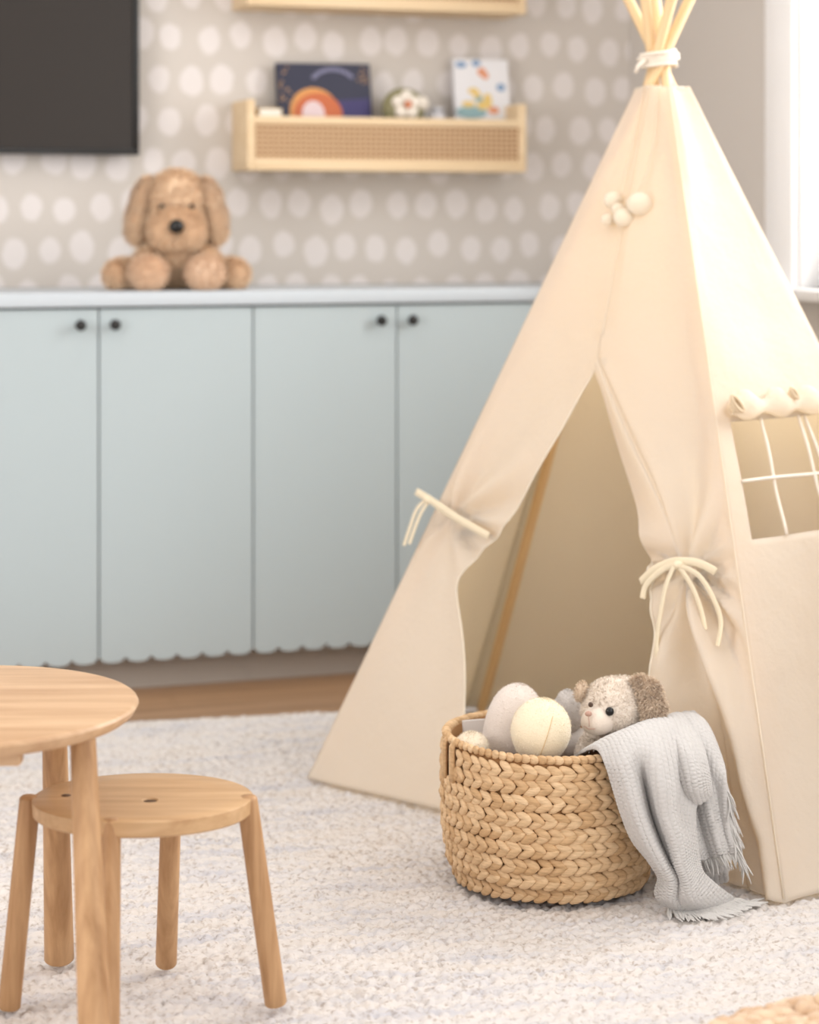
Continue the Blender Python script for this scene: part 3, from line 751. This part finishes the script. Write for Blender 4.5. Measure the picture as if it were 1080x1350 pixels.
# top hem, edge seams
m = MB()
crn = [AF+(ft[k_]-AF)*t0 for k_ in ('fl','fr','r','b','l')]
m.tube([p_-TO for p_ in crn+[crn[0]]], .0022, 6); m.build('top_hem', M_seam, tent)
for e_ in hems:
    m = MB(); m.tube(e_, .0018, 6); m.build('flap_hem', M_seam, tent)
m = MB(); m.tube([F(857+(791-857)*q, 114+(466-114)*q, .0035)-TO for q in np.linspace(0,1,12)], .0012, 6); m.build('centre_seam', M_seam, tent)
m = MB(); m.tube([AF+(ft['fr']-AF)*t+(nF+nR)*.0012-TO for t in np.linspace(t0,.995,20)], .0018, 6); m.build('corner_seam', M_canvas, tent)
# poles
cen = Vector((.53,4.46,0))
for i, k_ in enumerate(('fl','fr','r','b','l')):
    f_ = ft[k_]+(cen-ft[k_]).normalized()*.055
    an = math.atan2(f_.y-cen.y, f_.x-cen.x)
    hub = AP+Vector((-math.sin(an), math.cos(an), 0))*.0125+Vector((0,0,-.012))
    d = (hub-f_).normalized(); top = hub+d*(.36+.03*((i*7)%3)); f0 = f_.copy(); f0.z = .006
    o = bpy.data.objects.new('x', None)
    # modelled upright, then leaned, so that its grain follows its length
    ln = (top-f0).length; m = MB()
    m.tube([(0,0,z*ln/14) for z in range(15)]+[(0,0,ln+.003)], [.0112]*15+[.008], 16)
    ob = m.build('pole', M_pole, tent, angle=50)
    q = Vector((0,0,1)).rotation_difference((top-f0).normalized()); ob.rotation_mode = 'QUATERNION'; ob.rotation_quaternion = q; ob.location = f0-TO
    bpy.data.objects.remove(o)
# rope binding
m = MB(); pts = []
for i in range(120):
    t = i/119; an = t*2*PI*4.3; rr_ = .040+.004*math.sin(an*1.7); pts.append(AP-TO+Vector((rr_*math.cos(an)*.95, rr_*math.sin(an)*.8, -.016+.034*t+.004*math.sin(an+1))))
m.tube(pts, .0042, 8)
m.tube([AP-TO+Vector((-.032,-.03,-.004)), AP-TO+Vector((-.046,-.034,-.014)), AP-TO+Vector((-.052,-.03,-.03))], .004, 8)
m.build('rope_binding', M_string, tent)
# window cords, rolled flap, ties
def on_R(a, t, off=.002): return RF(a, t, off)-TO
m = MB()
def cord(p0, p1, wob=.003):
    pts = [p0.lerp(p1, q)+nR*wob*math.sin(q*7)*math.sin(q*PI) for q in np.linspace(0,1,14)]; m.tube(pts, .0034, 8)
aw = [inv_R(1003,556)[0], inv_R(1053,556)[0]]
for a1, a2 in ((inv_R(1003,556)[0], inv_R(1037,707)[0]), (inv_R(1054,556)[0], inv_R(1096,702)[0]), (.62,.62)): cord(on_R(a1, wt0), on_R(a2, wt1))
tm_ = inv_R(977,635)[1]; cord(on_R(wa0, tm_), on_R(wa1, inv_R(1080,624)[1]*1.0-.0))
m.build('window_cords', M_string, tent)
# rolled-up flap: a soft roll along the top of the opening, scalloped where it is tied
rows = []
na_ = 60
for i in range(na_+1):
    q = i/na_; a = wa0-.03+(wa1-wa0+.06)*q
    sag = .5-.5*math.cos(q*2*PI*3.2); R_ = .010+.013*sag*(.6 if q<.04 else 1)
    c0 = on_R(a, wt0-.012-.003*sag, .016)
    up = (on_R(a, wt0-.1)-on_R(a, wt0)).normalized()
    rows.append([c0+up*math.cos(2*PI*j/14)*R_*1.35+nR*math.sin(2*PI*j/14)*R_*.8+nR*.001*math.sin(j*2.3+i*.6) for j in range(15)])
m = MB(); m.grid(rows); o = m.build('rolled_flap', M_canvas, tent)
M_kn = mat('beige_knot', srgb(226,206,176), .85)
for px_, py_, r_ in ((957,541,.012),(1032,527,.008)):
    m = MB(); p_ = G(px_, py_, .026)-TO
    for k_ in range(3):
        pts = []
        for j in range(25):
            an = 2*PI*j/24; rad = r_*(1+.15*k_)
            side = Vector((nR.y,-nR.x,0)).normalized(); 
            pts.append(p_+side*math.cos(an)*rad*(.7+.15*k_)+Vector((0,0,1))*math.sin(an+.5*k_)*rad+nR*(.004*k_))
        m.tube(pts, .0036, 8)
    m.build('flap_knot', M_kn, tent)
def ribbon(m, pts, w=.009, th=.0014, nrm=None):
    tot = [Vector(cr([tuple(p_) for p_ in pts], q)) for q in np.linspace(0,1,26)]
    top = []; bot = []
    for i, p_ in enumerate(tot):
        d = (tot[min(i+1,25)]-tot[max(i-1,0)]).normalized(); s_ = d.cross(nrm).normalized()*w*.5
        top.append([p_-s_+nrm*th*.5, p_+s_+nrm*th*.5, p_+s_-nrm*th*.5, p_-s_-nrm*th*.5, p_-s_+nrm*th*.5])
    m.grid(top)
# left tie
t = None
m = MB(); K = lambda x, y, o=.012: F(x,y,o)-TO
ribbon(m, [K(561,653,.03),K(575,661,.034),K(592,672,.032),(K(618,690,.026)),K(647,708,.006)], .015, .0024, nF)
ribbon(m, [K(577,662,.030),K(596,678,.026),K(618,692,.02),K(640,704,.01)], .012, .0020, nF)
ribbon(m, [K(576,662,.03),K(562,676,.03),K(552,700,.028),K(545,724,.03)], .008, .0014, nF)
ribbon(m, [K(579,664,.03),K(568,680,.03),K(558,702,.028),K(552,722,.03)], .008, .0014, nF)
m.ell(K(578,663,.032), (.009,.007,.008), nu=12, nv=8)
m.build('tie_ribbon', M_tape, tent)
m = MB()
ribbon(m, [K(846,768,.004),K(868,755,.018),K(890,747,.026),K(908,745,.030),K(932,747,.028),K(952,757,.02)], .015, .0024, nF)
ribbon(m, [K(850,790,.006),K(856,775,.012),K(872,762,.02),K(892,752,.028),K(908,752,.034)], .012, .0020, nF)
ribbon(m, [K(902,752,.034),K(890,778,.030),K(880,815,.024),K(874,850,.02),K(875,878,.02)], .009, .0015, nF)
ribbon(m, [K(912,752,.034),K(934,764,.032),K(950,790,.028),K(960,822,.024),K(955,855,.022)], .009, .0015, nF)
ribbon(m, [K(910,754,.034),K(925,778,.032),K(935,806,.028),K(940,834,.024)], .009, .0015, nF)
m.ell(K(908,750,.034), (.010,.007,.008), nu=12, nv=8)
m.build('tie_ribbon', M_tape, tent)

# felt ornament hanging on the tent front
o_ = F(829,283,.020)
orn = thing('hanging_ornament', 'cream felt pompon ornament hanging on two cords near the tent top', 'ornament', o_)
def K2(x, y, o=.02): return F(x,y,o)-o_
m = MB()
for x, y, r_ in ((815,268,.019),(850,273,.026),(829,291,.021),(808,294,.014),(822,280,.014)):
    m.ell(K2(x,y,.018), (r_,r_*.6,r_*.9), nu=18, nv=12)
m.build('pompons', plush('felt_pompon', srgb(240,226,204)), orn)
m = MB()
m.tube([K2(852,116,.006), K2(842,170,.008), K2(829,230,.012), K2(826,270,.022)], .0012, 6)
m.tube([K2(870,116,.006), K2(866,180,.008), K2(856,235,.012), K2(848,262,.022)], .0012, 6)
m.build('cord', mat('pale_cord', srgb(232,214,190), .9), orn)

# ---------------------------------------------------------------- basket
BC = Vector((.247,3.722,.003)); 
bk = thing('basket', 'round woven seagrass basket full of soft toys in front of the tent', 'basket', BC)
def BR(z):
    pr = [(0,.150),(.012,.166),(.04,.178),(.09,.187),(.16,.189),(.25,.187)]
    for (za, ra), (zb2, rb) in zip(pr[:-1], pr[1:]):
        if z <= zb2: return ra+(rb-ra)*(z-za)/(zb2-za)
    return pr[-1][1]
HB = .25; rows_n = 9; dz = .0262
m = MB()
prof = [(BR(z)-.004, z) for z in (.003,.012,.04,.09,.16,.20,.235,.246)]
prof_in = [(BR(z)-.014, z) for z in (.246,.2,.1,.03,.012)]
m.lathe(prof+prof_in, 96, close=False); m.lathe([(.0005,.0125),(BR(.012)-.012,.0125)], 96, close=False); m.lathe([(.0005,.003),(BR(.003)-.004,.003)], 96, close=False)
sh = m.build('lining', M_grass_in, bk)
m = MB()
h0, h1 = math.radians(191), math.radians(206)
for k_ in range(rows_n):
    z = .016+dz*k_; R_ = BR(z); nl = int(round(2*PI*R_/.0208)); ph0 = random.random()
    for j in range(nl):
        an = 2*PI*(j+ph0)/nl+random.gauss(0,.006)
        if k_ >= rows_n-2 and h0 < an % (2*PI) < h1: continue
        for up in (1,-1):
            zz = z+up*.0056+random.gauss(0,.0006)+.0015*math.sin(an*3+k_*2)
            er = Vector((math.cos(an),math.sin(an),0)); et = Vector((-math.sin(an),math.cos(an),0)); ez = Vector((0,0,1))
            tilt = -up*math.radians(27+random.gauss(0,4)); rad = math.radians(9)
            ax = (et*math.cos(tilt)+ez*math.sin(tilt)); ax = (ax+er*math.tan(rad)).normalized()
            az = ax.cross(er).normalized(); ay = az.cross(ax).normalized()
            M3 = Matrix((ax, ay, az)).transposed().to_4x4()
            sx = random.uniform(.92,1.1)
            m.ell(er*(R_+.0005+random.gauss(0,.0006))+ez*zz, (.0165*sx, .0050, .0074*random.uniform(.9,1.1)), M3, 12, 8)
m.build('braided_wall', M_grass, bk)
m = MB()   # twisted rim
nr = 84
for j in range(nr):
    an = 2*PI*j/nr; er = Vector((math.cos(an),math.sin(an),0)); et = Vector((-math.sin(an),math.cos(an),0)); ez = Vector((0,0,1))
    ax = (et*.72+er*.5+ez*.15+Vector((0,0,random.gauss(0,.08)))).normalized(); az = ax.cross(er).normalized(); ay = az.cross(ax)
    M3 = Matrix((ax, ay, az)).transposed().to_4x4()
    m.ell(er*(BR(.245)-.005)+ez*(.2475+.002*math.sin(an*2+1)), (.0125,.0062,.0078), M3, 12, 8)
m.build('rim', M_grass, bk)
for side_ in (h0+.02, h1-.05):
    m = MB()
    for w_ in range(3):
        an = side_+w_*.028; er = Vector((math.cos(an),math.sin(an),0)); R_ = BR(.22)
        m.tube([er*(R_+.004)+Vector((0,0,z_)) for z_ in (.183,.20,.215,.23,.243)]+[er*(R_-.004)+Vector((0,0,.2545)), er*(R_-.016)+Vector((0,0,.245)), er*(R_-.018)+Vector((0,0,.21))], .0032, 8)
    m.build('handle_wrap', M_grass, bk)

# ---------------------------------------------------------------- toys in the basket
def egg(name, label, px, py, Y, r, M_, rot=(0,0,0), prof=None, bottom=None, extra=None):
    c = P(px, py, Y); t = thing(name, label, 'plush toy', c, 0, 'plush toys in the basket')
    m = MB(); m.ell((0,0,0), r, Euler(rot).to_matrix().to_4x4(), 40, 28, prof); fuzz(m, 3500, .0034, .0009)
    m.build('body', M_, t)
    return t
t = egg('plush_toy', 'pale grey egg-shaped plush standing behind the round cream plush', 676, 958, 3.725, (.049,.045,.076), M_greyp, (0,.22,0), lambda z: 1.02+.16*z*z-.04*z)
m = MB(); m.ell((-.043,-.004,.004),(.006,.012,.014)); o = m.build('side_patch', M_yel, t); o['label'] = 'small yellow side patch'
t = egg('plush_toy', 'round cream plush with a seam down its front, leaning on the basket rim', 713, 964, 3.612, (.050,.045,.056), M_creamp, (.05,.18,0), lambda z: 1.02+.04*z)
Rm = Euler((.05,.18,0)).to_matrix().to_4x4(); m = MB(); pts = []
for q_ in np.linspace(.75, -.9, 26):
    x_ = .006+.012*(q_+.9)/1.65-.006; zz = .056*math.sin(q_); rr_ = (1.02+.04*math.sin(q_))*math.cos(q_)
    yy = -.045*math.sqrt(max(.0, rr_**2-(x_/.050)**2)); pts.append(Rm @ Vector((x_, yy-.0002, zz)))
m.tube(pts, .0008, 6); m.build('seam', mat('seam_tan', srgb(222,194,152), .9), t)
t = egg('plush_toy', 'small bluish grey rounded plush between the cream plush and the puppy', 748, 942, 3.80, (.026,.026,.044), M_bluep, (0,0,0))
m = MB(); m.ell((.012,.0,-.052),(.036,.03,.03)); m.build('tummy', M_bluep, t)
t = egg('plush_toy', 'small ivory plush low at the left inside the basket', 622, 985, 3.66, (.030,.03,.026), M_ivoryp)
m = MB(); m.ell((.012,.006,-.028),(.034,.03,.02)); m.build('foot', M_ivoryp, t)
# board book in the basket
t = thing('board_book', 'white and grey book edge showing at the back left inside the basket', 'book', (.130,3.775,zat(949,3.775)), .12)
R_ = Matrix.Rotation(-.05,4,'Y') @ Matrix.Rotation(-.12,4,'X')
m = MB(); m.box((-.036,-.008,-.13),(.034,-.0062,.0012), R_); m.box((-.036,.0062,-.13),(.034,.008,.0012), R_); m.build('cover', cmat('grey_card', (216,208,202)), t, smooth=False)
m = MB(); m.box((-.034,-.006,-.128),(.033,.006,0), R_); m.build('pages', cmat('white_pages', (238,238,240)), t, smooth=False)
# plush puppy
Yp = 3.70; pc = P(808, 930, Yp)
pup = thing('plush_puppy', 'beige plush puppy with floppy brown ear looking out over the basket rim', 'plush toy', pc, 0, None)
def q(px, py, Y): return tuple(P(px, py, Y)-pc)
ms_ = 1.321e-3
furry('body', [(q(811,929,3.70),(.054,.050,.047),None), (q(806,940,3.69),(.052,.044,.036),None), (q(822,910,3.705),(.038,.038,.022),None), (q(800,1000,3.74),(.055,.05,.06),None)],
      M_pupfur, pup, 16000, .0062, .0015, .25, .004, flow=lambda p_: Vector((.35+p_.x*5, 0, .1+p_.z*6)), skip=lambda p_: (p_-Vector(q(787,951,3.655))).length < .027)
m = MB(); m.ell(q(788,950,3.660),(.0290,.028,.0245), None, 32, 24, lambda z: 1.0-.10*z); m.build('muzzle', M_muzzle, pup)
m = MB(); m.ell(q(776,941,3.6355),(.0062,.004,.0048), nu=14, nv=10); m.build('nose', M_nose, pup)
m = MB(); m.tube([q(776,945,3.6335), q(777,952,3.6318), q(777,958,3.6325)], .0007, 6); m.tube([q(770,957,3.6385), q(776,961,3.634), q(785,961,3.632)], .0007, 6); m.build('mouth', M_nose, pup)
m = MB(); m.ell(q(804,938,3.6445),(.0074,.0060,.0076), nu=20, nv=14); m.build('eye', M_black, pup)
m = MB(); m.ell(q(779,929,3.650),(.0045,.005,.0045), nu=14, nv=10); m.build('eye', M_brown, pup)
furry('ear', [(q(845,903,3.682),(.018,.012,.015),(0,.5,0)), (q(856,915,3.668),(.022,.012,.026),(0,-.35,0)), (q(862,934,3.658),(.0215,.012,.027),(0,-.12,0)), (q(860,950,3.654),(.017,.011,.016),(0,.1,0))], M_pupear, pup, 6500, .0085, .0016, .3, .0035)
furry('ear', [(q(766,911,3.700),(.010,.010,.018),(0,.3,0))], M_pupear, pup, 700, .005, .0014, .2, .003)

# ---------------------------------------------------------------- blanket
bl = thing('knit_blanket', 'light grey ribbed knit throw with fringe spilling over the right side of the basket', 'blanket', (.42,3.62,0))
BO = Vector((.42,3.62,0))
def sheet(rows, nv, nu, ribs, amp=.0032, knit=True, seed=0):
    """rows: control rows of (px,py,Y) -> dense surface with raised ribs"""
    R3 = [[tuple(P(*c)-BO) for c in r_] for r_ in rows]
    G_ = []
    cols = [[Vector(cr(r_, j/nu)) for j in range(nu+1)] for r_ in R3]
    for i in range(nv+1):
        G_.append([Vector(cr([tuple(cols[k_][j]) for k_ in range(len(cols))], i/nv)) for j in range(nu+1)])
    A_ = np.array([[tuple(p_) for p_ in r_] for r_ in G_]); du = np.gradient(A_, axis=1); dv = np.gradient(A_, axis=0)
    nn = np.cross(du, dv); nn /= (np.linalg.norm(nn, axis=2, keepdims=True)+1e-9)
    if nn[...,1].mean() > 0: nn = -nn
    U, V = np.meshgrid(np.linspace(0,1,nu+1), np.linspace(0,1,nv+1))
    rib = np.abs(np.sin(PI*U*ribs))**.8*(.85+.15*np.sin(2*PI*V*nv/4.0+np.floor(U*ribs)*PI))
    for k_ in range(3): rib = rib + rng.random(rib.shape)*.10
    A_ = A_+nn*(amp*rib)[...,None]
    m = MB(); m.grid([[tuple(p_) for p_ in r_] for r_ in A_]); return m, A_
# front fall
rows1 = [
 [(752,1010,3.68),(775,998,3.70),(800,985,3.71),(830,978,3.73),(862,972,3.76),(885,968,3.79)],
 [(770,994,3.60),(790,984,3.62),(815,972,3.64),(842,962,3.68),(868,952,3.72),(892,946,3.76)],
 [(790,988,3.545),(808,976,3.55),(830,968,3.555),(855,958,3.59),(880,954,3.63),(902,952,3.68)],
 [(802,1008,3.515),(820,1000,3.500),(842,994,3.510),(865,990,3.515),(890,992,3.56),(912,1000,3.60)],
 [(812,1038,3.520),(832,1034,3.485),(850,1034,3.535),(872,1034,3.480),(898,1034,3.545),(928,1036,3.57)],
 [(822,1070,3.525),(842,1072,3.480),(858,1072,3.545),(878,1074,3.478),(896,1072,3.520),(914,1064,3.545)],
 [(836,1104,3.530),(856,1108,3.480),(870,1108,3.545),(890,1108,3.478),(904,1106,3.515),(914,1100,3.535)],
 [(858,1132,3.535),(872,1138,3.485),(884,1136,3.540),(896,1136,3.480),(908,1134,3.515),(918,1130,3.535)],
 [(872,1156,3.535),(884,1160,3.490),(894,1158,3.515),(904,1158,3.485),(914,1156,3.51),(924,1152,3.53)],
 [(868,1178,3.535),(882,1182,3.500),(894,1184,3.510),(910,1182,3.495),(928,1178,3.515),(946,1172,3.545)],
 [(880,1190,3.535),(892,1195,3.525),(906,1197,3.525),(926,1194,3.53),(946,1190,3.545),(964,1184,3.565)],
]
m, A1 = sheet(rows1, 260, 220, 21)
fuzz(m, 12000, .0032, .0007)
o = m.build('front_fold', M_knit, bl); s_ = o.modifiers.new('thickness','SOLIDIFY'); s_.thickness = .005; s_.offset = -1
# back fold with the side fringe
rows2 = [
 [(848,972,3.72),(866,962,3.735),(884,952,3.75),(900,944,3.765),(915,942,3.77)],
 [(872,968,3.68),(888,956,3.69),(905,948,3.70),(922,950,3.71),(932,964,3.72)],
 [(888,1000,3.62),(905,985,3.63),(920,975,3.645),(936,978,3.65),(944,992,3.66)],
 [(896,1040,3.585),(912,1030,3.600),(928,1018,3.610),(942,1016,3.605),(954,1024,3.60)],
 [(902,1075,3.565),(918,1068,3.600),(932,1060,3.585),(946,1058,3.60),(958,1062,3.59)],
 [(912,1108,3.560),(926,1100,3.595),(940,1092,3.575),(952,1092,3.59),(962,1096,3.58)],
 [(920,1132,3.575),(936,1130,3.585),(950,1126,3.57),(960,1122,3.58),(970,1124,3.575)],
]
m, A2 = sheet(rows2, 180, 130, 13)
fuzz(m, 6000, .0032, .0008)
o = m.build('back_fold', M_knit, bl); s_ = o.modifiers.new('thickness','SOLIDIFY'); s_.thickness = .005; s_.offset = -1
# puffed layer near the middle (folded-over corner)
rows3 = [
 [(868,956,3.68),(884,952,3.68),(900,952,3.69),(914,958,3.70)],
 [(880,985,3.585),(898,980,3.575),(914,985,3.585),(926,995,3.60)],
 [(890,1015,3.555),(908,1010,3.535),(922,1016,3.545),(932,1026,3.57)],
 [(900,1040,3.545),(914,1038,3.525),(926,1038,3.535),(934,1042,3.56)],
 [(910,1056,3.555),(920,1056,3.545),(930,1050,3.550),(934,1046,3.57)],
]
m, A3 = sheet(rows3, 100, 80, 9)
fuzz(m, 2500, .0032, .0008)
o = m.build('folded_corner', M_knit, bl); s_ = o.modifiers.new('thickness','SOLIDIFY'); s_.thickness = .005; s_.offset = -1
def strands(m, base, dirs, ln, n, r0=.0016):
    for k_ in range(n):
        t = (k_+random.random()*.6)/n; i = t*(len(base)-1); a = int(i); f_ = i-a; b = min(a+1, len(base)-1)
        p_ = Vector(base[a]).lerp(Vector(base[b]), f_); d = Vector(cr(dirs, t)).normalized()
        l = ln*random.uniform(.75,1.2); pts = [p_-d*.004]; v = d.copy(); cur = p_.copy()
        for s_ in range(7):
            v = (v+Vector((random.gauss(0,.10),random.gauss(0,.10),-.09+random.gauss(0,.05)))).normalized()
            cur = cur+v*l/7
            if cur.z < .003: cur.z = .003+random.random()*.002; v.z = 0
            pts.append(cur.copy())
        m.tube(pts, [r0,r0*1.1,r0,r0,r0*.95,r0*.9,r0*.7,r0*.4], 6)
m = MB()
strands(m, A1[-1][14:], [(-.1,-.6,-.3),(.2,-.7,-.3),(.5,-.6,-.2),(.9,-.3,-.2),(1,.1,-.15)], .050, 70, .0021)
strands(m, A1[-1][99:], [(.6,-.5,-.1),(.9,-.25,-.1),(1,.0,-.1),(1,.15,-.1)], .060, 36, .0021)
m.build('fringe', M_fringe, bl)
m = MB()
strands(m, A2[88:,-1], [(.35,-.1,-.9),(.45,-.1,-.9),(.5,-.1,-.8),(.55,-.15,-.7)], .050, 75)
strands(m, A2[-1][16:], [(.2,-.1,-.8),(.5,-.1,-.6),(.7,-.1,-.5)], .028, 34)
m.build('fringe', M_fringe, bl)
# darker curled under-layer on the floor
rows4 = [
 [(905,1125,3.63),(920,1120,3.64),(938,1124,3.64),(955,1134,3.63)],
 [(905,1145,3.62),(922,1140,3.61),(940,1142,3.61),(958,1150,3.61)],
 [(905,1164,3.64),(922,1166,3.62),(940,1164,3.63),(958,1158,3.64)],
]
m, A4 = sheet(rows4, 50, 60, 9, .003)
o = m.build('under_fold', M_knit, bl); s_ = o.modifiers.new('thickness','SOLIDIFY'); s_.thickness = .004; s_.offset = -1

# ---------------------------------------------------------------- tan looped pouf in the front corner
pf = (.645,2.57)
po = thing('pouf', 'tan looped pouf edge at the bottom right corner of the photo', 'pouf', (pf[0],pf[1],0))
m = MB(); m.lathe([(.05,.0),(.30,.0),(.345,.02),(.36,.05),(.345,.078),(.30,.094),(.2,.098),(.01,.10)], 72); m.build('cushion', mat('tan_core', srgb(206,168,130), .9), po)
m = MB()
for i in range(1500):
    an = random.uniform(0, 2*PI); rr_ = .36*math.sqrt(random.uniform(.05,1))
    z = .098 if rr_ < .28 else .098-.03*((rr_-.28)/.08)**2
    s_ = random.uniform(.007,.014); m.ell((rr_*math.cos(an),rr_*math.sin(an),z), (s_*1.4,s_,s_*.8), Euler((0,random.uniform(-.5,.5),random.uniform(0,PI))).to_matrix().to_4x4(), 8, 6)
for i in range(900):
    an = random.uniform(0, 2*PI); z = random.uniform(.012,.075); rr_ = .345+.012*math.sin(PI*z/.09)
    s_ = random.uniform(.007,.013); m.ell((rr_*math.cos(an),rr_*math.sin(an),z), (s_,s_,s_*1.1), None, 8, 6)
m.build('loops', M_jute, po)

# ---------------------------------------------------------------- camera
cam = bpy.data.cameras.new('camera'); co = bpy.data.objects.new('camera', cam); C.objects.link(co)
co.location = (0,0,HC); co.rotation_euler = (PI/2,0,0)
cam.sensor_fit = 'AUTO'; cam.sensor_width = 36; cam.lens = FOC/1350*36; cam.shift_y = -(675-HZ)/1350
cam.clip_start = .05; cam.clip_end = 60
cam.dof.use_dof = True; cam.dof.focus_distance = 3.45; cam.dof.aperture_fstop = 2.5
bpy.context.scene.camera = co

# ---------------------------------------------------------------- light
w = bpy.data.worlds.new('world'); bpy.context.scene.world = w; w.use_nodes = True
bg = w.node_tree.nodes['Background']; bg.inputs[0].default_value = (1,.985,.97,1); bg.inputs[1].default_value = 1.55
def area(name, loc, rot_to, sx, sy, power, col=(1,1,1)):
    l = bpy.data.lights.new(name, 'AREA'); l.shape = 'RECTANGLE'; l.size = sx; l.size_y = sy; l.energy = power; l.color = col
    o = bpy.data.objects.new(name, l); C.objects.link(o); o.location = loc
    o.rotation_euler = (Vector(rot_to)-Vector(loc)).to_track_quat('-Z','Y').to_euler(); return o
def wl(x, y, z): return Matrix.Translation((OX,OY,0)) @ Matrix.Rotation(TH,4,'Z') @ Vector((x,y,z))
area('window_daylight', wl(SC+.9,-1.75,2.0), wl(0,-1.65,.9), 1.6, 1.6, 148, (1,.99,.97))       # daylight at the window
area('unseen_side_daylight', wl(SC+.25,-4.4,1.6), wl(-.6,-2.2,.5), 2.2, 1.9, 32, (1,.985,.96))     # added soft lamp for an unseen window nearer the camera
area('left_fill', wl(-3.1,-2.6,1.5), wl(.9,-1.2,1.3), 2.2, 1.6, 95, (1,.99,.98))  # added lamp, no window built here; brightens right wall and tent front
area('ceiling_light', wl(-.6,-2.4,2.66), wl(-.6,-2.4,0), 2.6, 3.0, 30, (1,.97,.93))
sc2 = bpy.context.scene
sc2.view_settings.view_transform = 'Standard'; sc2.view_settings.look = 'None'; sc2.view_settings.gamma = 1; sc2.view_settings.use_curve_mapping = False
sc2.view_settings.exposure = -0.42
